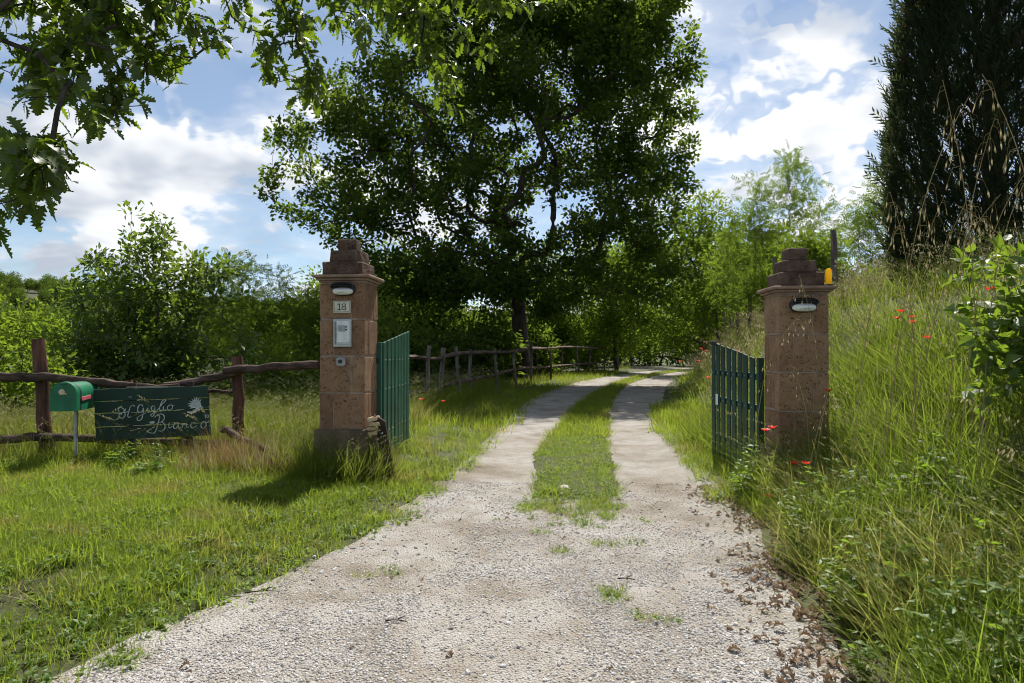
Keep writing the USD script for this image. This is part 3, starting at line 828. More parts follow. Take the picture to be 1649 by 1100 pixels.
obj('intercom_grille', box(.062, .006, .052, (.010, -.2445, 1.345), .002), M['grey_plastic'], ip)
for k in range(2):
    obj('call_button', box(.012, .008, .012, (.050, -.2455, 1.358 - .026 * k), .002), M['black'], ip)
obj('intercom_hinge', box(.012, .020, .20, (-.055, -.236, 1.305), .004), M['grey_plastic'], ip)
obj('intercom_lip', box(.112, .006, .008, (.022, -.2445, 1.220), .002), M['steel'], ip)
ks = obj('key_switch', box(.078, .040, .078, (-.004, -.216, 1.055), .012), M['grey_plastic'], left_pillar)
obj('key_barrel', trimesh.creation.cylinder(.018, .012, 20, transform=trimesh.transformations.translation_matrix((-.004, -.240, 1.058)) @ trimesh.transformations.rotation_matrix(PI / 2, [1, 0, 0])), M['black'], ks)
obj('cable_conduit', tube(spline([(.215, .05, -.05), (.215, .05, .25), (.212, .06, .42)], 8), .016, 8), M['black'], left_pillar)

right_pillar = pillar('gate_pillar', 'right brown stone gate pillar with yellow lamp on its cap among grasses', RP, 23)
bulkhead_lamp(right_pillar, -.008, 1.652, .215, .118)
yl = tube([(.205, -.19, 1.812), (.205, -.19, 1.83), (.205, -.19, 1.92), (.205, -.19, 1.945), (.205, -.19, 1.955)], [.026, .0245, .0245, .020, .008], 18)
yp = obj('beacon', yl, M['yellow'], right_pillar, smooth=40)
obj('beacon_base', tube([(.205, -.19, 1.812), (.205, -.19, 1.823)], .031, 18), M['black'], yp)


def gate_frame(px, py, pz, lx):
    a = math.radians(GATE_ROT)
    return np.array([px + lx[0] * math.cos(a) - lx[1] * math.sin(a), py + lx[0] * math.sin(a) + lx[1] * math.cos(a), pz + lx[2]])


def gate_leaf(label, hinge, end, z0, h_hinge, h_end, n, slat_w, thick, m, seed, side, extra=False):
    """Upright planks on two rails between hinge and free end (ground points); tops rise towards the free end."""
    rng = np.random.default_rng(seed)
    hinge, end = np.array(hinge, float), np.array(end, float)
    d = end - hinge; L = np.linalg.norm(d); ang = math.degrees(math.atan2(d[1], d[0]))
    t = thing('gate_leaf', label, 'gate', (hinge[0], hinge[1], z0), ang)
    for k in range(n):
        x = (k + .5) * L / n
        f = (k + .5) / n
        hh = h_hinge + (h_end - h_hinge) * f ** .9
        sl = (h_end - h_hinge) / n * .8
        w = slat_w
        prof = np.array([[-w / 2, 0], [w / 2, 0], [w / 2, hh + sl / 2], [-w / 2, hh - sl / 2]])
        V = []
        c = .004
        for y, q in ((-thick / 2, c), (-thick / 2 + c, 0), (thick / 2 - c, 0), (thick / 2, c)):
            s = 1 - q / w * 2
            for a, b in prof:
                V.append([x + a * s, y + .0, b - (q if b > .1 else 0)])
        V = np.array(V); F = []
        for r in range(3):
            for i in range(4):
                j = (i + 1) % 4
                F.append([r * 4 + i, r * 4 + j, r * 4 + 4 + j, r * 4 + 4 + i])
        F += [[0, 3, 2, 1], [12, 13, 14, 15]]
        V[:, 1] += rng.normal(0, .002); V[:, 0] += rng.normal(0, .002)
        pk = obj('plank', (V, np.array(F)), m, t)
        for zz in (.22, .62, h_hinge - .16):
            obj('screw', trimesh.creation.icosphere(1, .006).apply_transform(trimesh.transformations.translation_matrix((x, side * (thick / 2 + .001), zz))), M['galv'], pk)
    for zz in (.22, .62, h_hinge - .16):
        obj('rail', box(L, .035, .06, (L / 2, -side * (thick / 2 + .019), zz), .004), m, t)
    obj('hinge_post', box(.05, .05, h_hinge + .02, (-.035, -side * .03, h_hinge / 2), .004), m, t)
    for zz in (.22, h_hinge - .16):
        obj('hinge', box(.06, .03, .05, (-.055, -side * .03, zz), .004), M['black'], t)
    if extra:
        obj('lock_case', box(.075, .05, .05, (L - .20, side * (thick / 2 + .0275), h_end - .02), .006), M['black'], t)
        obj('notice_card', box(.075, .004, .115, (L - .235, side * (thick / 2 + .005), .62), .0015), M['paper'], t)
        obj('latch_bar', box(.02, .02, .50, (L - .03, -side * (thick / 2 + .012), .30), .003), M['galv'], t)
    return t


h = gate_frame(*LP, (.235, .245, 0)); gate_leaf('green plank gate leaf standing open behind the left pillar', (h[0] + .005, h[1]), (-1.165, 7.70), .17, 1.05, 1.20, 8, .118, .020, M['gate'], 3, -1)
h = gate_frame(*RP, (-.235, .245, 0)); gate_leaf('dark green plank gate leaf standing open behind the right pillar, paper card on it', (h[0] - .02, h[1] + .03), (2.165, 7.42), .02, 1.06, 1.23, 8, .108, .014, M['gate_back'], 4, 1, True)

# pale offcuts and a leaning plank by the left pillar
rng = np.random.default_rng(5)
ww = thing('wood_stack', 'pale cut wood wedges fixed against the side of the left pillar', 'wood', gate_frame(*LP, (.245, -.17, .54)), GATE_ROT)
for k in range(4):
    m = box(.085, .12, .036, (0, 0, 0), .005, rng, .003)
    m.apply_transform(trimesh.transformations.rotation_matrix(rng.normal(0, .10) - .12, [0, 1, 0])); m.apply_translation((.036 + rng.normal(0, .006), rng.normal(0, .01), .035 * 1.12 * k - .10))
    obj('wedge', m, M['pale_wood'], ww)
obj('backing_post', box(.075, .09, .62, (.035, .02, -.43), .006, rng, .002), M['plinth'], ww)
obj('cable_box', box(.055, .05, .14, (.105, .02, -.19), .006), M['black'], ww)
lp = thing('leaning_plank', 'dark weathered plank leaning beside the base of the left pillar', 'plank', (-1.045, 5.93, .02), 0)
pv = box(.088, .045, .58, (0, 0, .27), .006, rng, .003); pv.vertices[:, 2] += (pv.vertices[:, 2] > .3) * pv.vertices[:, 0] * -.9
pv.apply_transform(trimesh.transformations.rotation_matrix(-.19, [0, 1, 0])); obj('board', pv, M['dark_wood'], lp)
nl = trimesh.creation.cylinder(.008, .03, 10, transform=trimesh.transformations.translation_matrix((-.075, -.02, .42)) @ trimesh.transformations.rotation_matrix(PI / 2, [1, 0, 0])); obj('bolt', nl, M['galv'], lp)


# ------------------------------------------------------------------ fences
def log(pts, rad, rng, n=14, sides=9, rough=.06):
    p = spline(pts, n); p[1:-1] += rng.normal(0, .006, (n - 2, 3))
    r = np.interp(np.linspace(0, 1, n), np.linspace(0, 1, len(np.atleast_1d(rad))), np.atleast_1d(rad))
    return tube(p, r, sides, rng, rough)


def part_log(parent, name, pts, rad, mt, rng, label=None, **k):
    tag(obj(name, log(pts, rad, rng, **k), mt, parent, smooth=50), label)


rng = np.random.default_rng(31)
fence = thing('log_fence', 'rustic dark log fence with sagging rails left of the number 18 pillar', 'fence', (0, 0, 0))
a, b = P(62, 546, 6.5), P(82, 770, 6.5); part_log(fence, 'post', [a, (a + b) / 2, b - [0, 0, .25]], [.060, .064, .066], M['post'], rng)
a, b = P(383, 575, 6.85), P(388, 745, 6.85); part_log(fence, 'post', [a, (a + b) / 2, b - [0, 0, .3]], [.052, .054, .056], M['post'], rng)
a, b = P(205, 613, 6.78), P(212, 735, 6.78); part_log(fence, 'post', [a, (a + b) / 2, b], [.045, .046, .046], M['post'], rng, label='short stub post behind the green sign')
a, b = P(294, 612, 6.8), P(302, 740, 6.8); part_log(fence, 'post', [a, (a + b) / 2, b], [.03, .032, .032], M['post'], rng, label='thin stub post behind the green sign')
a, b = P(-160, 555, 6.2), P(-150, 790, 6.2); part_log(fence, 'post', [a, (a + b) / 2, b], [.06, .062, .064], M['post'], rng)
part_log(fence, 'rail', [P(-190, 604, 6.1), P(0, 606, 6.36), P(65, 607, 6.40), P(130, 613, 6.50), P(205, 621, 6.6), P(290, 623, 6.68)], [.048, .046, .045, .042, .040, .036], M['rail'], rng, n=26)
part_log(fence, 'rail', [P(265, 621, 6.72), P(330, 611, 6.74), P(400, 592, 6.74)], [.034, .040, .044], M['rail'], rng)
part_log(fence, 'rail', [P(362, 597, 6.72), P(430, 592, 6.62), P(513, 588, 6.50)], [.038, .044, .043], M['rail'], rng)
part_log(fence, 'rail', [P(-190, 715, 6.1), P(0, 709, 6.4), P(75, 703, 6.42), P(170, 707, 6.68), P(260, 711, 6.74), P(384, 717, 6.76)], [.040, .036, .036, .034, .034, .030], M['rail'], rng, n=24)
part_log(fence, 'rail', [P(325, 628, 6.9), P(386, 632, 6.92)], [.018, .016], M['rail'], rng)
part_log(fence, 'brace', [P(360, 691, 6.62), P(420, 720, 6.25), P(486, 752, 5.85)], [.036, .030, .026], M['rail'], rng, rough=.12, label='fallen dark rail slanting to the ground')

rng = np.random.default_rng(37)
fence2 = thing('log_fence', 'grey weathered log fence along the left of the track beyond the gate', 'fence', (0, 0, 0))
FP = [(690, 558, 660, 12.3), (713, 558, 640, 13.2), (735, 562, 640, 14.3), (760, 562, 636, 15.5), (799, 560, 632, 17.5), (829, 561, 624, 20), (855, 553, 618, 22.5), (883, 558, 612, 25), (906, 560, 611, 27.5), (930, 562, 606, 30), (951, 561, 602, 32.5), (974, 562, 598, 36), (995, 563, 597, 39)]
tops = []
for i, (px, t0, b0, Yd) in enumerate(FP):
    a = P(px + rng.normal(0, 2), t0 + rng.normal(0, 3), Yd); b = np.array([a[0] + rng.normal(0, .07), Yd, float(ground_z(a[0], Yd)) - .2])
    r = .045 if i in (1, 6) else .037
    part_log(fence2, 'post', [a, (a + b) / 2 + rng.normal(0, .01, 3), b], [r, r, r * 1.05], M['grey_wood'], rng, n=6, sides=7); tops.append(a)
H2 = [(655, 575, 11.0), (690, 577, 12.25), (713, 577, 13.1), (724, 573, 13.6), (760, 568, 15.4), (800, 567, 17.4), (829, 566, 19.9), (855, 561, 22.4), (883, 561, 24.9), (906, 559, 27.4), (951, 560, 32.4), (995, 562, 39)]
pp = [P(*q) - [.06, 0.03, 0] for q in H2]
for i0, i1 in ((0, 3), (2, 5), (4, 7), (6, 8), (7, 10), (9, 11)):
    part_log(fence2, 'rail', pp[i0:i1 + 1], [.042, .034], M['grey_rail'], rng, n=12, sides=7)
L2 = [(652, 640, 11.0), (688, 629, 12.25), (712, 622, 13.1), (760, 612, 15.4), (800, 604, 17.4), (829, 596, 19.9), (883, 591, 24.9), (951, 585, 32.4), (988, 583, 38)]
pp = [P(*q) - [.06, 0.03, 0] for q in L2]
for i0, i1 in ((0, 1), (2, 4), (4, 6), (6, 8)):
    part_log(fence2, 'rail', pp[i0:i1 + 1], [.045, .038], M['grey_rail'], rng, n=10, sides=7)

rng = np.random.default_rng(41)
spots = [(1343, 370, 12.0, .055, 'tall grey split post above the cap of the right pillar'), (1248, 414, 15.5, .05, 'grey wooden post just left of the right pillar top'), (1207, 442, 19.5, .05, 'grey wooden post first left of the right pillar, upright on the bank'),
         (1187, 455, 22, .055, 'grey wooden post in the middle of three on the bank'), (1175, 462, 24, .05, 'short grey wooden post at the far end of the bank row'), (1166, 476, 26.5, .05, 'smallest farthest grey post on the bank under the trees')]
for px, py, Yd, r, lb in spots:
    a = P(px, py, Yd); g = float(ground_z(a[0], Yd))
    t = thing('wooden_post', lb, 'post', (a[0], Yd, g))
    tag(t, group='grey posts along the top of the right bank')
    hgt = max(.8, a[2] - g)
    m = MB(); m.add(*log([(0, 0, -.2), (.01, 0, hgt * .5), (0, 0, hgt)], [r * 1.05, r, r * .95], rng, n=7, sides=6)); obj('stake', m, M['grey_wood'], t, smooth=50)

# ------------------------------------------------------------------ painted sign
SA, SB = P(152, 627, 6.42), P(338, 621, 6.60)       # top corners
SC = P(160, 716, 6.42)
ex = unit(SB - SA); W = np.linalg.norm(SB - SA); Hs = .545
sign = thing('house_sign', 'green board sign hand lettered with white script hanging on the log fence', 'sign', SA, math.degrees(math.atan2(ex[1], ex[0])))
rng = np.random.default_rng(8)
tilt = SB[2] - SA[2]
zoomW = 1345.0; k_s = W / zoomW


def S(zx, zy):
    """Point on the face of the board from its own units (1345 across, 655 down)."""
    return np.array([(zx - 150) * k_s + (zy - 190) * .05 * k_s, 0, -(zy - 190) * k_s + tilt * (zx - 150) / zoomW])


edges = [188, 343, 490, 660, 826]
for i in range(4):
    z0, z1 = edges[i], edges[i + 1]
    lx, rx_ = rng.normal(0, 4), rng.normal(0, 4)
    q = [S(150 + lx, z0 + 3), S(1478 + rx_, z0 + 3), S(1478 + rx_, z1 - 3), S(150 + lx, z1 - 3)]
    V = np.array([p + [0, y, 0] for y in (0, .022) for p in q]); V[:4] += (V[:4].mean(0) - V[:4]) * [.004, 0, .02]
    obj('board', (V, [[0, 3, 2, 1], [4, 5, 6, 7], [0, 1, 5, 4], [1, 2, 6, 5], [2, 3, 7, 6], [3, 0, 4, 7]]), M['sign'], sign)
for zx in (560, 1230):
    c = (S(zx, 170) + S(zx, 900)) / 2
    obj('batten', box(.06, .03, .62, (c[0], .040, c[2]), .004), M['dark_wood'], sign)
for (x0, x1, zy) in ((340, 410, 344), (540, 580, 300), (655, 700, 336), (860, 890, 345), (365, 495, 664), (575, 690, 658), (720, 790, 652), (1090, 1180, 478), (560, 640, 497), (370, 420, 500), (520, 1000, 182)):
    a, b = S(x0, zy), S(x1, zy)
    obj('bare_wood_chip', box(max(.01, b[0] - a[0]), .003, .0045, ((a[0] + b[0]) / 2, -.001, (a[2] + b[2]) / 2), .0005), M['sign_chip'], sign)


def stroke(pts, w=9, n=None):
    p = np.array([S(*q) for q in pts]); n = n or max(8, len(pts) * 6)
    q = spline(p, n) if len(p) > 2 else spline(p, n)
    d = unit(np.gradient(q, axis=0)); nn = np.stack([-d[:, 2], np.zeros(len(q)), d[:, 0]], 1)
    wd = (w * k_s / 2) * (.75 + .5 * np.abs(d[:, 2]))[:, None]
    V = np.stack([q + nn * wd - [0, .003, 0], q - nn * wd - [0, .003, 0], q - nn * wd + [0, .001, 0], q + nn * wd + [0, .001, 0]], 1).reshape(-1, 3)
    F = []
    for i in range(len(q) - 1):
        for a in range(4):
            b = (a + 1) % 4
            F.append([i * 4 + a, i * 4 + b, i * 4 + 4 + b, i * 4 + 4 + a])
    return V, np.array(F)


letters = {
    'capital_i': [[(430, 475), (418, 448), (440, 425), (470, 440), (488, 480), (492, 520), (475, 550), (440, 556), (420, 530), (432, 508), (455, 512)], [(418, 500), (470, 490), (500, 440)]],
    'letter_l': [[(605, 420), (590, 402), (565, 412), (545, 450), (530, 500), (522, 535), (532, 555), (550, 540)], [(495, 490), (550, 470)]],
    'capital_g': [[(695, 425), (690, 402), (665, 402), (643, 435), (640, 475), (658, 498), (685, 488), (703, 455), (706, 440)], [(706, 440), (704, 490), (690, 550), (665, 592), (638, 594), (628, 570), (648, 545), (690, 525), (735, 500)]],
    'letter_i': [[(760, 440), (755, 470), (762, 498), (778, 492)]],
    'letter_g': [[(838, 430), (820, 420), (800, 440), (800, 470), (818, 480), (835, 462), (840, 435)], [(840, 435), (836, 490), (822, 535), (802, 552), (788, 540), (800, 520), (850, 490)]],
    'letter_l_': [[(860, 480), (895, 440), (945, 385), (968, 355), (950, 350), (920, 380), (900, 430), (895, 470), (908, 488), (925, 470)]],
    'letter_i_': [[(945, 430), (938, 462), (948, 482), (970, 470)]],
    'letter_o': [[(1020, 415), (995, 430), (985, 460), (1000, 480), (1025, 475), (1045, 450), (1040, 422), (1018, 416)], [(1040, 430), (1075, 428)]],
    'capital_b': [[(835, 565), (850, 545), (885, 545), (880, 600), (862, 660), (845, 715), (815, 758), (775, 757), (745, 740), (755, 728)], [(850, 548), (890, 525), (930, 535), (945, 565), (925, 610), (885, 632), (865, 630)], [(885, 632), (930, 640), (948, 680), (935, 720), (900, 740), (868, 730)]],
    'letter_i__': [[(1005, 640), (990, 680), (998, 705), (1020, 695)]],
    'letter_a': [[(1105, 660), (1085, 645), (1060, 660), (1045, 695), (1060, 715), (1085, 700), (1108, 655)], [(1112, 650), (1105, 690), (1115, 712), (1135, 700)]],
    'letter_n': [[(1165, 655), (1155, 690), (1148, 712)], [(1158, 685), (1180, 655), (1200, 658), (1200, 690), (1208, 710), (1225, 700)]],
    'letter_c': [[(1305, 660), (1290, 645), (1262, 660), (1250, 692), (1265, 714), (1295, 708), (1320, 690)]],
    'letter_o_': [[(1410, 640), (1385, 655), (1370, 690), (1382, 722), (1408, 722), (1430, 692), (1428, 655), (1408, 641)], [(1425, 655), (1450, 650), (1470, 632)]],
    'quote_mark': [[(1420, 560), (1432, 562), (1436, 580), (1422, 598)]], 'quote_mark_': [[(1448, 558), (1460, 562), (1463, 580), (1450, 598)]],
}
for nm, st in letters.items():
    mb = MB()
    for q in st:
        mb.add(*stroke(q, 9 if 'capital' in nm else 8))
    obj(nm.rstrip('_'), mb, M['chalk'], sign)
obj('serif_blob', stroke([(780, 640), (800, 625), (820, 640)], 34), M['chalk'], sign)
mb = MB()
# lily: fan of pointed petals on a curled stalk
for a0, ln in ((200, 90), (178, 105), (158, 110), (138, 105), (118, 110), (100, 115), (84, 118), (68, 115), (52, 105)):
    a0 = math.radians(a0); c = np.array([1325, 440.0]); d = np.array([math.cos(a0), -math.sin(a0)]); s_ = np.array([-d[1], d[0]])
    q = [c - d * 10, c + d * ln * .55 + s_ * 11, c + d * ln, c + d * ln * .55 - s_ * 11]
    V = np.array([S(*p) + [0, y, 0] for y in (-.0035, .001) for p in q])
    mb.add(V, [[0, 1, 2, 3], [4, 7, 6, 5], [0, 4, 5, 1], [1, 5, 6, 2], [2, 6, 7, 3], [3, 7, 4, 0]])
q = [(1250, 440), (1270, 400), (1330, 385), (1380, 400), (1385, 440), (1415, 462), (1350, 468), (1290, 466)]
V = np.array([S(*p) + [0, -.0032, 0] for p in q]); mb.add(np.vstack([V.mean(0), V]), [[0, (i + 1) % 8 + 1, i + 1] for i in range(8)])
obj('lily_flower', mb, M['chalk'], sign)
obj('lily_stalk', stroke([(1335, 465), (1320, 500), (1285, 520), (1240, 515), (1215, 515)], 26), M['chalk'], sign)
obj('lily_bud', stroke([(1350, 468), (1365, 500)], 18), M['chalk'], sign)

# ------------------------------------------------------------------ mailbox
mp = P(122, 650, 6.30); gz = float(ground_z(mp[0], 6.3))
mb_t = thing('mailbox', 'green domed mailbox with red flag on a thin grey post beside the sign', 'mailbox', (mp[0], 6.30, gz), 11)
zc = P(102, 660, 6.2)[2] - gz
aa = np.linspace(0, PI, 15)
prof = np.vstack([[[.105, 0]], np.stack([.105 * np.cos(aa), .145 + .105 * np.sin(aa)], 1), [[-.105, 0]]])


def extr(prof, y0, y1, s=1.0):
    p = prof * s; n = len(p)
    V = np.vstack([np.c_[p[:, 0], np.full(n, y0), p[:, 1]], np.c_[p[:, 0], np.full(n, y1), p[:, 1]], [[0, y0, .1]], [[0, y1, .1]]]); F = []
    for i in range(n):
        j = (i + 1) % n
        F += [[i, j, n + j], [i, n + j, n + i], [2 * n, j, i], [2 * n + 1, n + i, n + j]]
    return V + [0, 0, zc], np.array(F)


obj('body', extr(prof, -.17, .25), M['box_green'], mb_t, smooth=35)
dr = obj('door', extr(prof * 1.04, -.245, -.172), M['box_green'], mb_t, smooth=35)
obj('rear_rim', extr(prof * 1.03, .25, .262), M['box_green'], mb_t, smooth=35)
obj('band', extr(prof * 1.012, -.160, -.135), M['black'], mb_t, smooth=35)
em = trimesh.creation.revolve(np.array([[0.0, 0], [.022, 0], [.026, .003], [.014, .006], [0, .006]]), sections=16); em.apply_transform(trimesh.transformations.rotation_matrix(PI / 2, [1, 0, 0])); em.apply_translation((-.01, -.246, zc + .17)); obj('emblem', em, M['cream'], dr)
obj('emblem_horn', box(.05, .004, .012, (.004, -.2475, zc + .155), .002).apply_transform(trimesh.transformations.rotation_matrix(0.0, [0, 1, 0])), M['cream'], dr)
obj('door_pull', box(.03, .025, .02, (0, -.255, zc + .245), .004), M['box_green'], dr)
obj('flag', box(.006, .20, .035, (.113, -.05, zc + .105), .002).apply_transform(trimesh.transformations.rotation_matrix(.05, [1, 0, 0], (.11, -.05, zc + .1))), M['flag'], mb_t)
obj('post', tube([(.0, .02, -.2), (0, .02, zc * .5), (0, .02, zc)], .017, 10), M['galv'], mb_t, smooth=50)
obj('bracket', box(.10, .2, .012, (0, .02, zc - .007), .003), M['galv'], mb_t)

# ------------------------------------------------------------------ trees and bushes
rng = np.random.default_rng(2)
B0 = np.array([.35, 24.0, float(ground_z(.35, 24.0))])
tree('oak_tree', 'tall dark oak with broad spreading crown beside the bend of the track', 'tree', B0,
     [(-1, 24, 10.5, 6, 5.0, 5.2), (-5.2, 23.5, 7.6, 3.5, 3.4, 2.9), (3.6, 24, 9.6, 3.1, 4, 4.6), (3.8, 23.6, 5.6, 2.8, 3.3, 2.4), (-2.6, 23.6, 4.9, 3.8, 3.6, 1.9), (.5, 24, 13.6, 5.4, 4.6, 3.2), (4.2, 24, 12.5, 2.4, 3.4, 3.0), (-.2, 22.6, 3.5, 4.0, 1.6, 1.5), (4.6, 23, 3.8, 2.2, 2.2, 1.8), (.2, 21.6, 2.9, 2.6, 1.2, 1.1), (-2.9, 23.0, 3.0, 2.4, 1.6, 1.3)],
     2550, 54, .158, (M['oak_big'], M['bark']), .36, 101, trunk=[B0 - [0, 0, .2], B0 + [-.02, 0, 1.2], B0 + [-.10, 0, 2.6], B0 + [-.02, .1, 3.8]], spread=.36, gap=.48, gs=.85, step=.45, r_tip=.007, shell=.45, template=BROAD, flat=.8, path_w=.06, rmin=.006)
# second stems under the crown
tree('slender_tree', 'slender twin stemmed tree under the big oak behind the log fence', 'tree', (.95, 26.5), [(.9, 26.6, 3.2, 1.1, 1.0, 1.0)], 60, 22, .12, (M['bush'], M['bark']), .07, 102, spread=.3)

# young oak behind the sign
yo = (-6.7, 12.6); yz = float(ground_z(*yo))
tips = []
for (px, py, n_, sx, sy) in ((258, 365, 16, 10, 20), (222, 375, 12, 9, 22), (262, 420, 14, 10, 20), (153, 408, 9, 8, 12), (172, 435, 8, 9, 12), (110, 462, 10, 9, 14), (330, 425, 22, 20, 14), (362, 425, 8, 8, 8), (205, 440, 18, 22, 16)):
    for _ in range(n_):
        tips.append(P(px + rng.normal(0, sx), py + 16 + rng.normal(0, sy), 12.6 + rng.normal(0, .35)))
tree('young_oak', 'young oak with loose upright shoots standing behind the green sign', 'tree', yo,
     [(-6.6, 12.6, 1.7, 1.25, 1.2, 1.25), (-7.5, 12.4, 1.25, 1.0, 1.1, .95), (-5.7, 12.7, 1.3, 1.0, 1.0, .9), (-6.2, 12.2, .8, 1.9, 1.0, .6)], 420, 22, .12, (M['young_oak'], M['bark']), .075, 103, extra_tips=np.array(tips), spread=.22, step=.2, r_tip=.004, gap=.40, gs=1.1, rmin=.002)

# bushes and trees behind the left fence
left = [
    ('bush', 'bright green leafy bush cut by the left edge of the view behind the log fence', 'bush', (-7.4, 9.6), [(-7.5, 9.7, 1.0, .75, .9, 1.0), (-6.9, 9.9, .5, .7, .7, .6)], 150, 24, .10, 'bush', .04, .2, KITE),
    ('robinia_tree', 'feathery pale robinia rising right of the young oak', 'tree', (-8.3, 21.0), [(-8.2, 21, 2.7, 1.5, 1.4, 1.4), (-8.6, 21, 1.5, 1.8, 1.4, 1.3)], 190, 14, .26, 'robinia', .08, .34, PINNATE),
    ('robinia_tree', 'low rounded robinia just left of the number 18 pillar', 'tree', (-6.5, 21.5), [(-6.6, 21.5, 2.2, 1.2, 1.2, 1.1), (-5.7, 21.5, 2.0, 1.0, 1.2, 1.3), (-6.3, 21, .9, 1.8, 1.2, 1.0)], 210, 14, .26, 'robinia', .08, .34, PINNATE),
    ('robinia_tree', 'grey green robinia behind the young oak, lower than its shoots', 'tree', (-11.8, 23.5), [(-11.6, 23.5, 1.9, 1.9, 1.5, 1.4), (-12.8, 23.5, 1.2, 1.8, 1.5, 1.2)], 200, 13, .26, 'robinia', .09, .38, PINNATE),
    ('bush', 'dark spreading bush at the foot of the young oak', 'bush', (-8.6, 13.6), [(-8.7, 13.6, .7, 1.2, 1.0, .75), (-7.6, 13.9, .5, 1.1, .9, .6)], 150, 22, .10, 'young_oak', .04, .22, KITE),
    ('bush', 'leafy bush between the young oak and the pillar, behind the fence', 'bush', (-5.0, 14.5), [(-5.0, 14.5, .75, 1.0, 1.0, .8), (-4.3, 14.9, .8, .8, .9, .9)], 150, 22, .11, 'bush', .04, .24, KITE),
    ('bush', 'bright bush showing between the left pillar and its gate leaf', 'bush', (-3.6, 17.5), [(-3.6, 17.5, 1.5, .9, .9, 1.3), (-3.1, 17.7, .7, .8, .8, .8)], 130, 22, .12, 'bush', .05, .26, KITE),
    ('bush', 'bush growing on the far side of the meadow left of the young oak', 'bush', (-14.5, 21), [(-14.4, 21, 1.2, 1.6, 1.3, 1.3), (-15.9, 21, 1.7, 1.2, 1.2, 1.6)], 190, 22, .14, 'bush', .06, .32, KITE),
]
for i, (nm, lb, ct, base, ells, nt, pt, lf, mt, rr, spr, tp) in enumerate(left):
    tree(nm, lb, ct, base, ells, nt, pt, lf, (M[mt], M['bark']), rr, 200 + i, spread=spr, template=tp, step=.22, r_tip=.004, gap=.36, gs=.9)

# right bank: robinia, shrubs
gzr = lambda x, y: float(ground_z(x, y))
tips = []
for (px, py, n_, sx, sy) in ((1270, 300, 20, 9, 34), (1292, 305, 16, 8, 30), (1228, 320, 16, 10, 26), (1213, 365, 16, 14, 24), (1180, 385, 14, 12, 26), (1335, 360, 14, 12, 24), (1310, 380, 16, 16, 24), (1250, 380, 22, 26, 26), (1160, 430, 12, 10, 24)):
    for _ in range(n_):
        tips.append(P(px + rng.normal(0, sx), py + rng.normal(0, sy), 18.5 + rng.normal(0, .5)))
ROB_TIPS = np.array(tips); tips = []
for (px, py, n_, sx, sy) in ((1425, 325, 18, 10, 24), (1400, 350, 16, 10, 26), (1385, 375, 14, 12, 20), (1440, 380, 16, 10, 26), (1360, 400, 14, 14, 20)):
    for _ in range(n_):
        tips.append(P(px + rng.normal(0, sx), py + rng.normal(0, sy), 17.5 + rng.normal(0, .4)))
ROB2_TIPS = np.array(tips)
RB = [
    ('robinia_tree', 'tall airy robinia on the bank behind the right pillar', 'tree', (7.3, 18.5), [(7.3, 18.5, 3.0, 1.7, 1.1, .7), (6.4, 18.6, 2.9, 1.2, .9, .8), (8.2, 18.6, 3.2, 1.0, .9, .8)], 110, 13, .24, 'robinia', .07, .30, PINNATE),
    ('robinia_tree', 'robinia sapling on the bank close to the left side of the cypress', 'tree', (9.4, 17.5), [(9.2, 17.5, 2.9, .9, .8, .7)], 60, 13, .24, 'robinia', .05, .28, PINNATE),
    ('shrub', 'light green rounded shrub behind the tall grey post', 'bush', (7.3, 15.6), [(7.2, 15.6, 3.1, .95, .9, .75), (6.6, 15.6, 3.3, .55, .6, .6), (8.0, 15.4, 3.0, .8, .8, .8)], 190, 26, .09, 'bush', .04, .2, KITE),
    ('shrub', 'bushy shrub at the foot of the cypress on the bank', 'bush', (9.0, 14.0), [(8.8, 14, 2.9, .7, .7, .8), (8.2, 14.2, 2.5, .7, .6, .5)], 130, 24, .09, 'robinia', .04, .2, KITE),
    ('shrub', 'leafy shrub hanging over the small grey posts', 'bush', (6.6, 21.5), [(6.5, 21.5, 3.1, 1.1, 1.0, 1.3), (5.9, 21.6, 2.4, .8, .8, .9)], 170, 24, .11, 'bush', .05, .26, KITE),
]
for i, (nm, lb, ct, base, ells, nt, pt, lf, mt, rr, spr, tp) in enumerate(RB):
    tree(nm, lb, ct, base, ells, nt, pt, lf, (M[mt], M['bark_grey']), rr, 300 + i, spread=spr, template=tp, step=.22, r_tip=.0035, gap=.36, gs=.9, path_w=.2, extra_tips=(ROB_TIPS, ROB2_TIPS)[i] if i < 2 else None)

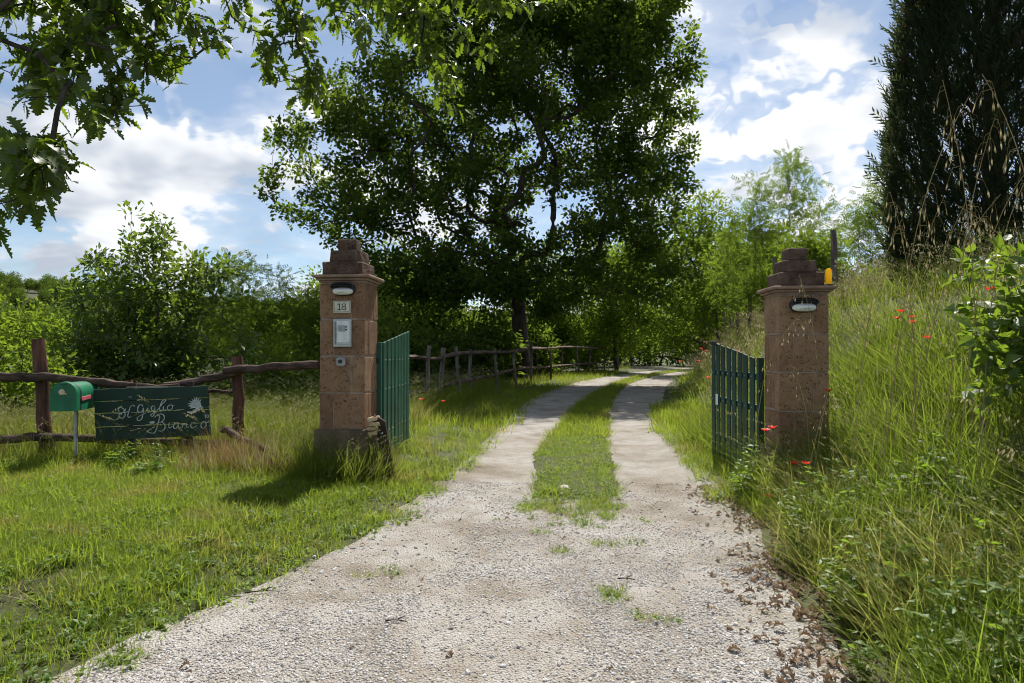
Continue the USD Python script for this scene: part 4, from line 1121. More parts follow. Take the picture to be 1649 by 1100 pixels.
# woodland edge behind the track
WD = [
    ('bright green tree leaning over the end of the track right of the oak', (9.2, 33), [(9.0, 33, 6.4, 2.5, 2.2, 2.7), (8.2, 32.5, 3.2, 2.4, 2, 2.2), (10.6, 33, 4.0, 1.9, 2, 2.5)], 560, 'bush'),
    ('yellowish tree on the bank top right of the track end', (12.3, 33.5), [(12.2, 33.5, 6.0, 1.7, 2, 2.2), (12.8, 33, 3.8, 1.9, 2, 2.1)], 440, 'bush'),
    ('tree filling the gap between the oak trunk and the track end', (5.6, 36.5), [(5.6, 36.5, 5.2, 2.8, 2.2, 3.0), (4.6, 36, 2.5, 2.4, 2, 2.0)], 480, 'bush'),
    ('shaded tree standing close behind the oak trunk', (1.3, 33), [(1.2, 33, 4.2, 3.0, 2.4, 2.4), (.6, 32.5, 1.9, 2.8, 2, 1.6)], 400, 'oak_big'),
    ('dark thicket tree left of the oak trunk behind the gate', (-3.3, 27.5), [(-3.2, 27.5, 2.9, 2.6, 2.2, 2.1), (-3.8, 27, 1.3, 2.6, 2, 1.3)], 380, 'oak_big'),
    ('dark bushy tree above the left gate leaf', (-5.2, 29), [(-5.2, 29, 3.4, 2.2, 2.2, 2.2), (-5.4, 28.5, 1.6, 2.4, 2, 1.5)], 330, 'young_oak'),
    ('undergrowth bush low behind the middle of the grey log fence', (-2.0, 21), [(-2.0, 21.3, 1.0, 1.4, 1.0, 1.1), (-.75, 22.8, 1.3, .95, .8, 1.4), (-1.1, 24.8, .9, 1.2, 1.0, 1.1)], 230, 'oak_big'),
    ('leafy bush beside the first posts of the grey log fence', (-3.3, 15.4), [(-3.3, 15.4, .8, .9, .9, .9), (-2.8, 17.2, .9, .9, .9, 1.0)], 200, 'oak_big'),
    ('bush behind the far end of the grey log fence', (2.0, 32.5), [(2.0, 32.5, 1.6, 1.6, 1.4, 1.6), (3.6, 35.0, 1.3, 1.4, 1.3, 1.3)], 240, 'bush'),
    ('dark tree at the turn where the track vanishes', (11.6, 43), [(11.4, 43, 4.0, 3.0, 2.4, 3.2), (12.6, 42, 1.6, 2.6, 2, 1.7)], 330, 'oak_big'),
    ('tree far behind the right bank posts', (16, 38), [(16, 38, 4.6, 2.6, 2.4, 2.6), (15.0, 37.5, 3.4, 2.0, 2, 1.8)], 300, 'bush'),
    ('tall pale tree showing over the wood left of the track end', (8.2, 47), [(8.2, 47, 5.2, 3.0, 2.6, 3.2)], 280, 'robinia'),
    ('dark wood edge tree between the oak and the left gate', (-8.6, 33), [(-8.6, 33, 2.8, 2.8, 2.4, 2.4), (-10.6, 33.5, 2.0, 2.2, 2.2, 1.9)], 320, 'bush'),
]
for i, (lb, base, ells, nt, mt) in enumerate(WD):
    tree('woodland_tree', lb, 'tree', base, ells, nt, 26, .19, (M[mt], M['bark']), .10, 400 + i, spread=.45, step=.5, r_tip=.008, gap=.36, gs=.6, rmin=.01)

WL = [('low dark thicket closing the view at the end of the track', (10.5, 48.5), [(9.5, 48.5, 1.5, 2.8, 1.6, 1.9), (13.5, 49, 1.8, 3.0, 1.6, 2.2)]),
      ('low thicket left of where the track ends', (4.5, 42.5), [(5.4, 43, 1.3, 2.2, 1.6, 1.7), (1.8, 40.5, 1.4, 2.2, 1.6, 1.8)]),
      ('thicket right of where the track ends', (17.5, 47), [(17.5, 47, 2.2, 2.6, 2, 2.4)]),
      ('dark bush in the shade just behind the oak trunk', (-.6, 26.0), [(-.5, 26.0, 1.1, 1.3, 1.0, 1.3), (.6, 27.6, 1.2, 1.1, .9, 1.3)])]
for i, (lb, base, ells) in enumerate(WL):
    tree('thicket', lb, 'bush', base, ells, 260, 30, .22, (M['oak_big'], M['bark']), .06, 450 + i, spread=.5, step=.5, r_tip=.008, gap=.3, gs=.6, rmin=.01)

# cypress
def cypress(base, H, label):
    rng = np.random.default_rng(77)
    t = thing('cypress_tree', label, 'tree', base)
    n = 13500
    prof_z = np.array([0, .08, .18, .28, .38, .48, .6, .75, .9, 1.0]); prof_r = np.array([1.10, 1.24, 1.33, 1.34, 1.22, 1.06, .86, .58, .28, .03])
    z = H * rng.random(n) ** .9; a = rng.uniform(0, 2 * PI, n)
    lob = 1 + .16 * (meshkit.fbm(np.stack([np.cos(a) * 2.3, np.sin(a) * 2.3, z * .45], 1), 3, 4) - .5) * 2
    r = np.interp(z / H, prof_z, prof_r) * lob * np.where(rng.random(n) < .6, 1 - .10 * rng.random(n), .45 + .45 * rng.random(n))
    p = np.stack([r * np.cos(a), r * np.sin(a), z], 1)
    out = np.stack([np.cos(a), np.sin(a), np.zeros(n)], 1)
    ax = unit(out * rng.uniform(.1, .55, (n, 1)) + np.array([0, 0, 1.0]) + rng.normal(0, .13, (n, 3)))
    wild = rng.random(n) < .06
    ax[wild] = unit(out[wild] * .9 + [0, 0, .7]); L = rng.uniform(.22, .43, n); L[wild] *= 1.2
    # a spray: central shoot with side shoots, each a thin folded sliver
    V, F = [], []
    r2 = np.random.default_rng(3)
    sh = [(0, 0, 1.0, 0, 0)] + [(.10 + .075 * k, 0, .42 - .022 * k, (1 if k % 2 else -1) * (.55 + .15 * r2.random()), r2.normal(0, .5)) for k in range(11)]
    for (t0, _, ln, ang, roll) in sh:
        d = np.array([math.cos(ang), math.sin(ang) * math.cos(roll), math.sin(ang) * math.sin(roll)]); s_ = unit(np.cross(d, r2.normal(size=3)))
        o = np.array([t0, 0, 0]); b = len(V)
        V += [o, o + d * ln * .4 + s_ * .030, o + d * ln, o + d * ln * .4 - s_ * .030]
        F += [[b, b + 1, b + 2], [b, b + 2, b + 3]]
    aa, bb, nn = frames(ax, rng.normal(size=(n, 3)))
    v, f = stamp(np.array(V), np.array(F), p, aa, bb, nn, L)
    obj('trunk', tube([(0, 0, -.3), (0, 0, 1.5), (0, 0, H * .6), (0, 0, H * .92)], [.17, .15, .08, .02], 10), M['bark'], t, smooth=True)
    # dense inner branches
    m = MB()
    for k in range(110):
        zz = H * (.03 + .9 * rng.random()); a_ = rng.uniform(0, 2 * PI); rr = np.interp(zz / H, prof_z, prof_r) * .85
        m.add(*tube([(0, 0, max(.1, zz - rr * .9)), (rr * .6 * math.cos(a_), rr * .6 * math.sin(a_), zz - rr * .25), (rr * math.cos(a_), rr * math.sin(a_), zz + .2)], [.02, .012, .004], 4, caps=False))
    obj('branches', m, M['bark'], t)
    tag(obj('crown', (v, f), M['cypress'], t))


cypress((6.80, 9.6, gzr(6.80, 9.6) - .45), 8.7, 'very dark dense cypress towering on the right bank')

# ------------------------------------------------------------------ overhanging oak in the foreground
OAKLEAF = None


def oak_leaf_template(rng, detail=True):
    """Lobed oak leaf, unit length along +a, slightly cupped."""
    lobes = 4
    up = [(0, .02), (.07, .035)]
    for k in range(lobes):
        t = .20 + k * .185
        w = [.20, .29, .30, .22][k] * rng.uniform(.85, 1.15)
        up += [(t - .055, w * .55), (t + .015, w), (t + .07, w * .92), (t + .10, w * .50)]
    up += [(.95, .10), (1.0, 0)]
    if not detail:
        up = [up[0]] + [q for k, q in enumerate(up[2:]) if k % 4 in (0, 1, 3)]
    up = np.array(up); n = len(up)
    mid = np.stack([up[:, 0], np.zeros(n)], 1)
    bend = rng.uniform(-.25, -.02); cup = rng.uniform(.1, .45)
    V = []
    for (x, y) in up: V.append([x, y, cup * y + bend * x * x])
    for (x, y) in mid: V.append([x, 0, bend * x * x])
    for (x, y) in up: V.append([x, -y, cup * y + bend * x * x])
    F = []
    for i in range(n - 1):
        F += [[n + i, n + i + 1, i + 1], [n + i, i + 1, i], [n + i + 1, n + i, 2 * n + i], [n + i + 1, 2 * n + i, 2 * n + i + 1]]
    return np.array(V), np.array(F)


def near_oak():
    rng = np.random.default_rng(55)
    base = np.array([-5.6, 3.4, float(ground_z(-5.6, 3.4))])
    t = thing('oak_tree', 'near oak whose lobed leaves hang across the top left of the view', 'tree', base)
    tips = []
    # hanging sprays: centre, spread, how many (at, distance)
    for (px, py, sx, sy, Yd, n) in ((60, 20, 60, 30, 3.2, 26), (160, 40, 60, 34, 3.3, 28), (260, 40, 40, 36, 3.4, 21), (110, 105, 60, 30, 3.1, 19), (40, 120, 30, 34, 3.0, 7), (170, 150, 26, 32, 3.1, 7), (262, 110, 26, 30, 3.4, 10), (140, 190, 22, 22, 3.05, 4),
                                     (60, 265, 40, 24, 2.65, 12), (35, 320, 30, 30, 2.6, 9), (100, 285, 24, 20, 2.7, 5), (20, 362, 12, 16, 2.6, 2),
                                     (430, 25, 60, 22, 3.5, 12), (470, 85, 34, 26, 3.5, 8), (482, 135, 20, 22, 3.5, 5),
                                     (560, 15, 50, 22, 3.7, 11), (640, 35, 50, 26, 3.8, 14), (720, 40, 44, 30, 3.8, 14), (715, 105, 24, 22, 3.8, 6), (728, 140, 14, 18, 3.75, 4), (800, 8, 34, 14, 3.9, 6), (860, -6, 26, 8, 3.9, 4),
                                     (300, -60, 200, 40, 3.5, 40), (700, -60, 150, 36, 3.8, 22), (100, -80, 120, 50, 3.2, 24), (420, -75, 90, 22, 5.3, 26), (300, -90, 60, 30, 4.9, 12)):
        for _ in range(n):
            tips.append(P(px + rng.normal(0, sx), py + rng.normal(0, sy), Yd + rng.normal(0, .16)))
    tips = np.array(tips)
    trunk = spline([base - [0, 0, .2], base + [.05, 0, 1.6], base + [.35, 0, 3.2], base + [1.5, -.05, 3.9], base + [2.8, 0, 4.1], base + [4.2, .1, 4.0], base + [5.4, .35, 3.9]], 40)
    A, par, ends, D = grow(trunk, tips, .12, rng, .12, droop=.12)
    wood, r = limbs(A, par, ends, .0022, r_root=.22, rng=rng, power=2.2, thin=5, ntrunk=len(trunk))
    w = wood.mesh(); w.apply_translation(-base); obj('trunk', w, M['bark'], t, smooth=True)
    tpl = [oak_leaf_template(np.random.default_rng(k)) for k in range(9)]; low = [oak_leaf_template(np.random.default_rng(k), False) for k in range(9)]
    pos, ax, nr, sz, which = [], [], [], [], []
    for e, d in zip(A[ends], D[ends]):
        dd = unit(d * .6 + np.array([0, 0, -.35]))
        m = rng.integers(9, 14)
        for j in range(m):
            u_ = (j / m) ** .8
            az = j * 2.4 + rng.normal(0, .3)
            s1 = unit(np.cross(dd, [0.1, .3, 1])); s2 = np.cross(dd, s1)
            off = math.cos(az) * s1 + math.sin(az) * s2
            pos.append(e - dd * (.20 * u_) + off * .012)
            a_ = unit(dd * (.9 - .5 * u_) + off * (.55 + .4 * u_) + np.array([0, 0, -.25]) + rng.normal(0, .15, 3))
            ax.append(a_); nr.append(np.array([0, -.25, 1.0]) + rng.normal(0, .5, 3)); sz.append(rng.uniform(.050, .096)); which.append(rng.integers(0, len(tpl)))
    pos, ax, nr, sz, which = map(np.array, (pos, ax, nr, sz, which))
    a, b, nn = frames(ax, nr)
    px = pos[:, 0] / pos[:, 1] * FPX + 824.5; py = 565 - (pos[:, 2] - EYE) / pos[:, 1] * FPX
    vis = (px > -10) & (px < 1660) & (py > 0) & (py < 1100)
    score = np.where(vis, sz / pos[:, 1], 0)
    big = set(np.argsort(-score)[:300].tolist())
    rest = MB()
    for k in range(len(pos)):
        V, F = (tpl if k in big else low)[which[k]]
        v = pos[k] - base + sz[k] * (V[:, 0:1] * a[k] + V[:, 1:2] * b[k] + V[:, 2:3] * nn[k])
        if k in big:
            obj('leaf', (v, F), M['oak_near'], t, smooth=True)
        else:
            rest.add(v, F)
    tag(obj('foliage', rest, M['oak_near'], t, smooth=True), kind='stuff')


near_oak()

# ------------------------------------------------------------------ distant wooded hill
rng = np.random.default_rng(61)
protos = []
for k in range(4):
    r2 = np.random.default_rng(900 + k)
    e = [(0, 0, 5.5, 3.2, 3.2, 3.4), (1.2, .5, 4.0, 2.8, 2.8, 2.6), (-1.3, -.4, 3.6, 2.6, 2.6, 2.4)]
    tp = in_ellipsoids(e, 170, r2, .3, .3, .4, k)
    v, f = foliage(tp, unit(r2.normal(size=(170, 3))), 9, .75, .62, r2, KITE, flat=.8)
    protos.append([('crown', (v, f), M['wood_far']), ('trunk', tube([(0, 0, -1), (0, 0, 2), (0, 0, 5)], [.3, .22, .1], 5), M['bark'])])
x = rng.uniform(-420, 150, 9000); y = rng.uniform(130, 560, 9000)
k = (np.abs(x) < .85 * y) & ((x < -.22 * y) | (y > 75)) & (rng.random(9000) < np.clip(60 / y, .25, 1))
x, y = x[k][:3800], y[k][:3800]
instancer('distant_wood', 'stuff', 'dense green wood covering the distant low hills', 'wood', protos, np.stack([x, y, ground_z(x, y) - .3], 1), rng, .7, 1.35, .05)

# ------------------------------------------------------------------ grass, herbs, flowers
def R_(k): return np.random.default_rng(k)


def on_road(x, y, grow=0.0):
    yc = np.clip(y, -4, 65)
    n = (vnoise(x, y, 2.4, 21) - .45) * .36 + (vnoise(x, y, 7.0, 22) - .45) * .10
    return (x > LEFT(yc) + n + grow) & (x < RIGHT(yc) - n * .6 - grow)


def dleft(x, y): return LEFT(np.clip(y, -4, 65)) - x


def dright(x, y): return x - RIGHT(np.clip(y, -4, 65))


def fence_y(x): return 6.05 - .05 * (x + 3)


# prototypes
lawn_p = []
for k in range(7):
    r = R_(k); lo, hi = [(.03, .075), (.04, .10), (.025, .06)][k % 3]
    v = blades(r, 58, .10, lo, hi, .0033, .85, .8, 2)
    S_, L_ = weed(r, 7, .04, .020, m=7)
    parts = [('blade', v, M['lawn']), ('leaf', L_, M['weed'])]
    if k == 2:
        parts.append(('dry_blade', blades(r, 14, .09, .03, .09, .003, .9, .8, 2), M['straw']))
    lawn_p.append(parts)
tall_p = []
for k in range(8):
    r = R_(40 + k)
    v = blades(r, 42, .15, .16, .52, .006, .55, .9, 3)
    S_, H_ = stalks(r, 3, .13, .42, .72, .0022, .12, nsp=12, spl=.017)
    d = blades(r, 6, .15, .15, .5, .0035, .8, .9, 3)
    tall_p.append([('blade', v, M['meadow']), ('stem', S_, M['meadow']), ('seed_head', H_, M['seed']), ('dry_blade', d, M['russet' if k == 3 else 'straw'])])
mid_p = []
for k in range(5):
    r = R_(60 + k)
    mid_p.append([('blade', blades(r, 50, .13, .08, .24, .005, .7, .9, 3), M['lawn']), ('leaf', weed(r, 3, .10, .035, m=6)[1], M['weed'])])
oat_p = []
for k in range(6):
    r = R_(70 + k)
    S_, H_ = stalks(r, 9, .16, .55, 1.0, .0024, .22, lean=.3, droop=.35, nsp=13, spl=.026, oats=True)
    d = blades(r, 26, .16, .2, .6, .0045, .7, .9, 4)
    oat_p.append([('stem', S_, M['straw']), ('spikelet', H_, M['straw']), ('blade', d, M['bank'])])
bank_p = []
for k in range(7):
    r = R_(80 + k)
    v = blades(r, 34, .15, .20, .62, .0075, .75, 1.0, 3)
    S_, H_ = stalks(r, 3, .13, .4, .75, .002, .13, nsp=14, spl=.015)
    bank_p.append([('blade', v, M['bank']), ('stem', S_, M['bank']), ('seed_head', H_, M['seed'])])
bank_far, oat_far, tall_far = [], [], []
for k in range(4):
    r = R_(180 + k)
    bank_far.append([('blade', blades(r, 17, .2, .20, .62, .013, .75, 1.0, 2), M['bank']), ('seed_head', stalks(r, 2, .15, .4, .75, .002, .13, nsp=8, spl=.022)[1], M['seed'])])
    S_, H_ = stalks(r, 4, .2, .55, 1.0, .004, .22, lean=.3, droop=.35, nsp=9, spl=.036, oats=True)
    oat_far.append([('stem', S_, M['straw']), ('spikelet', H_, M['straw']), ('blade', blades(r, 12, .2, .2, .6, .010, .7, .9, 2), M['bank'])])
    tall_far.append([('blade', blades(r, 18, .2, .16, .52, .012, .6, .9, 2), M['meadow']), ('seed_head', stalks(r, 3, .15, .42, .72, .002, .12, nsp=8, spl=.024)[1], M['seed'])])
mid_far, strip_p = [], []
for k in range(4):
    r = R_(190 + k)
    mid_far.append([('blade', blades(r, 26, .18, .07, .22, .010, .7, .9, 2), M['lawn'])])
    strip_p.append([('blade', blades(r, 34, .10, .03, .105, .0042, .9, .9, 2), M['lawn']), ('leaf', weed(r, 5, .05, .024, m=6, template=KITE)[1], M['weed'])])
weed_p = []
for k in range(6):
    r = R_(90 + k)
    S_, L_ = weed(r, 7, [.28, .4, .2][k % 3], [.055, .045, .07][k % 3], m=11)
    weed_p.append([('stem', S_, M['weed']), ('leaf', L_, M['weed'])])

# short lawn left of the track, thick near the camera
r = R_(1)
lawn_in = lambda x, y: (y < 6.75) * seen(x, y, .32)
p = scatter(r, 5200, -6.2, .2, 1.6, 6.9, lambda x, y: (dleft(x, y) > (vnoise(x, y, 2.4, 21) - .5) * .5 - .04) * (dleft(x, y) < .75) * lawn_in(x, y) * np.clip(.25 + 1.8 * dleft(x, y), .1, 1))
instancer('lawn', 'stuff', 'short clover and grass verge edging the gravel track', 'grass', lawn_p, p, r, .7, 1.5, .2)
x, y = tiles(r, -7.0, .0, 1.3, 6.9, .5, lambda x, y: (dleft(x, y) > .72) * lawn_in(x, y))
swards('lawn', 'short green lawn spreading from the track to the log fence', x, y, lawn_p, 76, .56, r, (0.0,), 6, .7, 1.6, .85, 1.2)
# verges further on, both sides, and the median strip
r = R_(2)
p1 = scatter(r, 22000, -3.0, 14, 5.6, 36, lambda x, y: (dleft(x, y) > -.06) * (dleft(x, y) < 1.9) * seen(x, y) * np.clip(7 / y, .12, .9))
p2 = scatter(r, 3600, .7, 5, 4.2, 14, lambda x, y: (dright(x, y) > -.05) * (dright(x, y) < .75) * seen(x, y) * np.where(y < 4.9, .3, .8))
p3 = scatter(r, 70000, 0, 12, 5.1, 40, lambda x, y: in_median(x, y, -.06) * np.clip(8 / y, .10, 1), lambda x, y: road_z(x, y) + .012)
p4 = scatter(r, 2500, 5, 14, 26, 48, lambda x, y: (dright(x, y) > -.05) * (dright(x, y) < 1.0) * .6)
pv_ = np.vstack([p1, p2]); nr_ = pv_[:, 1] < 9.5
baked('verge_grass', 'low grass along both edges of the track near the gate', 'grass', mid_p, pv_[nr_], r, .45, .9, .2)
baked('far_verge_grass', 'low grass along both edges of the track beyond the gate', 'grass', mid_far, np.vstack([pv_[~nr_], p4]), r, .7, 1.3, .18)
nr_ = p3[:, 1] < 9
baked('median_grass', 'green grass strip between the two wheel tracks', 'grass', strip_p, p3[nr_], r, .6, 1.15, .25)
baked('far_median_grass', 'far part of the grass strip between the wheel tracks', 'grass', mid_far, p3[~nr_], r, .4, .8, .25)
# tufts growing in the gravel
p = []
for (x, y, s, n) in ((.42, 4.55, .22, 16), (.62, 4.75, .12, 8), (.25, 3.9, .05, 3), (.55, 4.05, .07, 4), (.5, 3.2, .06, 4), (.58, 2.95, .06, 3), (-1.42, 2.55, .05, 4), (-.75, 3.5, .08, 3), (.12, 5.0, .12, 16), (.45, 4.95, .16, 22), (.7, 5.02, .1, 14)):
    q = r.normal(0, s, (n, 2)) * [1, .6] + [x, y]; p.append(np.c_[q, road_z(q[:, 0], q[:, 1]) + .002])
instancer('gravel_tuft', 'stuff', 'small weedy tufts growing through the gravel', 'grass', lawn_p, np.vstack(p), r, .45, .9, .2)
# tall meadow grass behind and along the fence
r = R_(3)
p1 = scatter(r, 1500, -8, -1.6, 5.7, 7.0, lambda x, y: (y > 5.95 + .5 * (vnoise(x, y, 1.5, 7) - .5)) * (dleft(x, y) > 1.0) * seen(x, y) * .55)
baked('fence_grass', 'half tall green grass in front of the log fence under the sign', 'grass', mid_p, p1, r, .6, 1.15, .2)
pt_ = scatter(r, 420, -6, -1.75, 6.15, 6.95, lambda x, y: np.where((x > -4.0) & (x < -2.75) & (y < 6.5), .12, .45))
baked('fence_grass', 'taller seeding grass growing up through the log fence rails', 'grass', tall_p, pt_, r, .45, .8, .15)
px_ = scatter(r, 34, -5, -2.1, 6.2, 6.6, lambda x, y: x * 0 + 1)
instancer('seeding_grass', 'stuff', 'few tall seeding stalks in front of the green sign', 'grass', [[('stem', m[0], M['meadow']), ('seed_head', m[1], M['straw'])] for m in (stalks(R_(140 + q), 3, .06, .45, .75, .002, .12, nsp=16, spl=.017) for q in range(4))], px_, r, .7, 1.05, .1)
p3 = scatter(r, 2200, -2.2, 9, 8, 40, lambda x, y: (dleft(x, y) > .95) * (dleft(x, y) < 2.0) * .4)
p3b = scatter(r, 900, -8, -1.5, 6.7, 7.6, lambda x, y: (y > 6.9) * (dleft(x, y) > 1.0) * seen(x, y) * .6)
pm_ = scatter(r, 8000, -17, .2, 7.2, 20, lambda x, y: (dleft(x, y) > 1.2) * seen(x, y, .08) * np.clip(11 / y, .4, 1) * .95)
nr_ = pm_[:, 1] < 10.5
baked('meadow', 'tall meadow grass with pale seed heads behind the log fence', 'grass', tall_p, pm_[nr_], r, .62, 1.05)
baked('far_meadow', 'tall grass running back to the trees on the left', 'grass', tall_far, pm_[~nr_], r, .7, 1.15)
baked('meadow_grass', 'tall seeding grass along the grey fence and just behind the dark fence', 'grass', tall_p[:3] + tall_far, np.vstack([p3, p3b]), r, .62, 1.05, .14)
a = r.uniform(0, 2 * PI, 150); q = np.stack([LP[0] + (.30 + .16 * r.random(150)) * np.cos(a) - .06, LP[1] - .06 + (.31 + .18 * r.random(150)) * np.sin(a)], 1); q = q[(q[:, 1] < LP[1] + .1)]
p4 = np.c_[q, ground_z(q[:, 0], q[:, 1])]
instancer('pillar_grass', 'stuff', 'ragged grass growing round the foot of the left pillar', 'grass', tall_p, p4, r, .45, .95, .2)
a = r.uniform(0, 2 * PI, 90); q = np.stack([RP[0] + (.30 + .12 * r.random(90)) * np.cos(a), RP[1] - .05 + (.30 + .15 * r.random(90)) * np.sin(a)], 1); q = q[(q[:, 1] < RP[1] - .05) & (q[:, 0] > RP[0] - .28)]
baked('pillar_grass', 'tall grass and oats crowding the foot of the right pillar', 'grass', bank_p + oat_p[:2], np.c_[q, ground_z(q[:, 0], q[:, 1])], r, .5, .85, .2)
r = R_(4)
p = scatter(r, 900, -7, -1.6, 5.0, 7.5, lambda x, y: (y > fence_y(x) - .6) * (y < fence_y(x) + .9) * (vnoise(x, y, 1.3, 17) > .50) * .6)
instancer('herb', 'stuff', 'broad leaved herbs at the edge of the meadow', 'herb', weed_p, p, r, .4, .8, .15)
r = R_(5)
p = scatter(r, 260, -2.75, -1.85, 5.75, 6.5, lambda x, y: x * 0 + .17)
instancer('dry_grass', 'stuff', 'reddish dry grass between the fence and the left pillar', 'grass', [[('dry_blade', blades(R_(9), 46, .13, .2, .55, .004, .7, .9, 3), M['russet'])], [('dry_blade', blades(R_(10), 46, .13, .15, .45, .004, .8, .9, 3), M['straw'])]], p, r, .6, 1.0, .2)

# right bank
r = R_(6)
gate_clear = lambda x, y: ~((x > 1.5) & (x < 2.30) & (y > 5.4) & (y < 7.6))
dn = lambda x, y: dright(x, y) + .35 * (vnoise(x, y, 1.6, 28) - .5)
p1 = scatter(r, 3600, 1.2, 4.5, 1.7, 9, lambda x, y: (dn(x, y) > .22) * (dn(x, y) < .95) * seen(x, y) * gate_clear(x, y) * np.clip((dright(x, y) - .1) * 1.6, .15, .75))
p2 = scatter(r, 2600, 2.2, 12, 9, 26, lambda x, y: (dright(x, y) > .4) * (dright(x, y) < 1.0) * .55)
p1b = scatter(r, 1500, 1.6, 4.2, 2.2, 7.5, lambda x, y: (dn(x, y) > .9) * (dn(x, y) < 2.3) * seen(x, y) * gate_clear(x, y) * .55)
baked('bank_foot_grass', 'rank grass leaning out along the foot of the right bank', 'grass', bank_p, np.vstack([p1, p1b]), r, .55, 1.0, .22)
baked('far_foot_grass', 'grass edging the far part of the track on the right', 'grass', bank_far, p2, r, .55, 1.0, .2)
def bank_spots(n, x0, x1, y0, y1, lo, hi, dens):
    return scatter(r, int(n * (x1 - x0) * (y1 - y0)), x0, x1, y0, y1, lambda x, y: (dright(x, y) > lo) * (dright(x, y) < hi) * seen(x, y, .1) * (np.hypot(x - RP[0], y - RP[1]) > .42) * dens(x, y))


one = lambda x, y: x * 0 + 1.0
baked('bank_grass', 'tall green grass on the lower slope of the right bank', 'grass', bank_p + bank_p + bank_p + oat_p[:2] + mid_p[:3], bank_spots(19, 1.5, 9, 1.6, 9.5, .9, 1.9, one), r, .6, 1.05)
baked('wild_oats', 'pale seeding wild oats over the top of the right bank', 'grass', bank_p + bank_p + oat_p, bank_spots(17, 2.5, 9.5, 1.6, 9.5, 1.9, 7, lambda x, y: np.where(dright(x, y) < 4, 1.0, .6)), r, .6, 1.0)
baked('far_bank_grass', 'pale green grass and oats on the far slopes of the right bank', 'grass', bank_far + oat_far, bank_spots(18, 2.5, 17, 9.5, 28, .95, 8, lambda x, y: np.clip(14 / y, .5, 1)), r, .65, 1.1)
r = R_(8)
p = scatter(r, 2600, 1.2, 4.6, 1.9, 6.5, lambda x, y: (dright(x, y) > .15) * (dright(x, y) < 1.1) * seen(x, y) * gate_clear(x, y) * (vnoise(x, y, 1.5, 48) > .48) * .4)
instancer('bank_herb', 'stuff', 'leafy herbs and nettles at the foot of the right bank', 'herb', weed_p, p, r, .55, 1.15, .2)

# large oat stalks arching in front of the cypress
r = R_(12)


def oat_stalk(rng, h, nsp=22):
    t = np.linspace(0, 1, 16); lean = rng.uniform(.12, .3); dr_ = rng.uniform(.25, .5)
    x = h * (lean * t + dr_ * np.maximum(0, t - .55) ** 2 * 1.6); z = h * (t - dr_ * .9 * np.maximum(0, t - .55) ** 2)
    pth = np.stack([x, .02 * h * np.sin(3 * t), z - .02], 1)
    stem = MB(); stem.add(*tube(pth, np.linspace(.0026, .0009, 16), 4, caps=False))
    head = MB()
    tt = np.sort(rng.uniform(.58, 1.0, nsp)); q = np.stack([np.interp(tt, t, pth[:, k]) for k in range(3)], 1)
    off = unit(rng.normal(size=(nsp, 3)) * [1, 1, .2]) * rng.uniform(.012, .05, (nsp, 1)) + [0.01, 0, -.03]
    for a_, o_ in zip(q, off):
        stem.add(*tube([a_, a_ + o_ * [.6, .6, .1], a_ + o_], [.0006, .0005, .0004], 3, caps=False))
    ax = unit(off * .35 + [0, 0, -.03]); aa, bb, nn = frames(ax, rng.normal(size=(nsp, 3)))
    sp = np.array([[0, 0, 0], [.35, .16, .05], [1, .10, 0], [.35, -.16, .05], [1, -.10, 0], [.5, 0, -.08]]); sf = np.array([[0, 1, 5], [1, 2, 5], [0, 5, 3], [5, 4, 3], [0, 3, 1]])
    head.add(*stamp(sp, sf, q + off, aa, bb, nn, .021 * rng.uniform(.8, 1.25, nsp)))
    return stem, head


oat_protos = []
SPOTS = [(1420, 470, 4.3), (1448, 400, 4.1), (1500, 350, 4.0), (1545, 290, 3.6), (1575, 330, 3.8), (1600, 400, 3.7), (1630, 260, 3.3), (1640, 350, 3.5), (1610, 450, 3.9), (1520, 440, 4.3), (1470, 520, 4.2), (1560, 430, 4.0), (1585, 480, 4.2), (1380, 560, 4.6), (1622, 430, 3.6), (1490, 430, 4.5), (1345, 640, 4.4), (1300, 520, 5.0), (1290, 640, 4.8), (1265, 560, 5.1)]
ORD = 'leftmost second third fourth fifth sixth seventh eighth ninth tenth eleventh twelfth thirteenth fourteenth fifteenth'.split()
cy = sorted(q[0] for q in SPOTS if q[0] > 1400)
lean_labels = {1380: 'wild oat stalk leaning in the grass right of the right pillar', 1345: 'wild oat stalk crossing the right edge of the right pillar', 1300: 'wild oat stalk drooping over the lamp face of the right pillar', 1290: 'low wild oat stalk across the lower half of the right pillar', 1265: 'wild oat stalk at the left edge of the right pillar face'}
for i, (px, py, Yd) in enumerate(SPOTS):
    tip = P(px, py, Yd); yaw = r.uniform(-50, 50) + (180 if r.random() < .55 else 0); ca, sa = math.cos(math.radians(yaw)), math.sin(math.radians(yaw))
    if i < 6:
        st, hd = oat_stalk(r, 1.0); off = np.vstack(hd.v).mean(0); oat_protos.append([None, off])
    off = oat_protos[i % 6][1]; hs = 1.1
    for _ in range(3):
        x0, y0 = tip[0] - hs * (ca * off[0] - sa * off[1]), Yd - hs * (sa * off[0] + ca * off[1])
        g = float(ground_z(x0, y0)); h = max(.5, (tip[2] - g) / off[2]); hs = min(h, 1.3)
    lb = ('wild oat stalk before the cypress, %s counting from the left' % ORD[cy.index(px)]) if px > 1400 else lean_labels[px]
    gp = 'oat stalks before the cypress' if px > 1400 else 'oat stalks by the right pillar'
    if i < 6:
        t = thing('oat_stalk', lb, 'grass stalk', (x0, y0, g), yaw, gp, (hs, hs, h))
        obj('stem', st, M['straw'], t); obj('spikelets', hd, M['straw'], t).SetCustomDataByKey('kind', 'stuff')
        oat_protos[-1][0] = t
    else:
        copy_of(oat_protos[i % 6][0], 'oat_stalk', lb, 'grass stalk', (x0, y0, g), yaw, gp, (hs, hs, h))

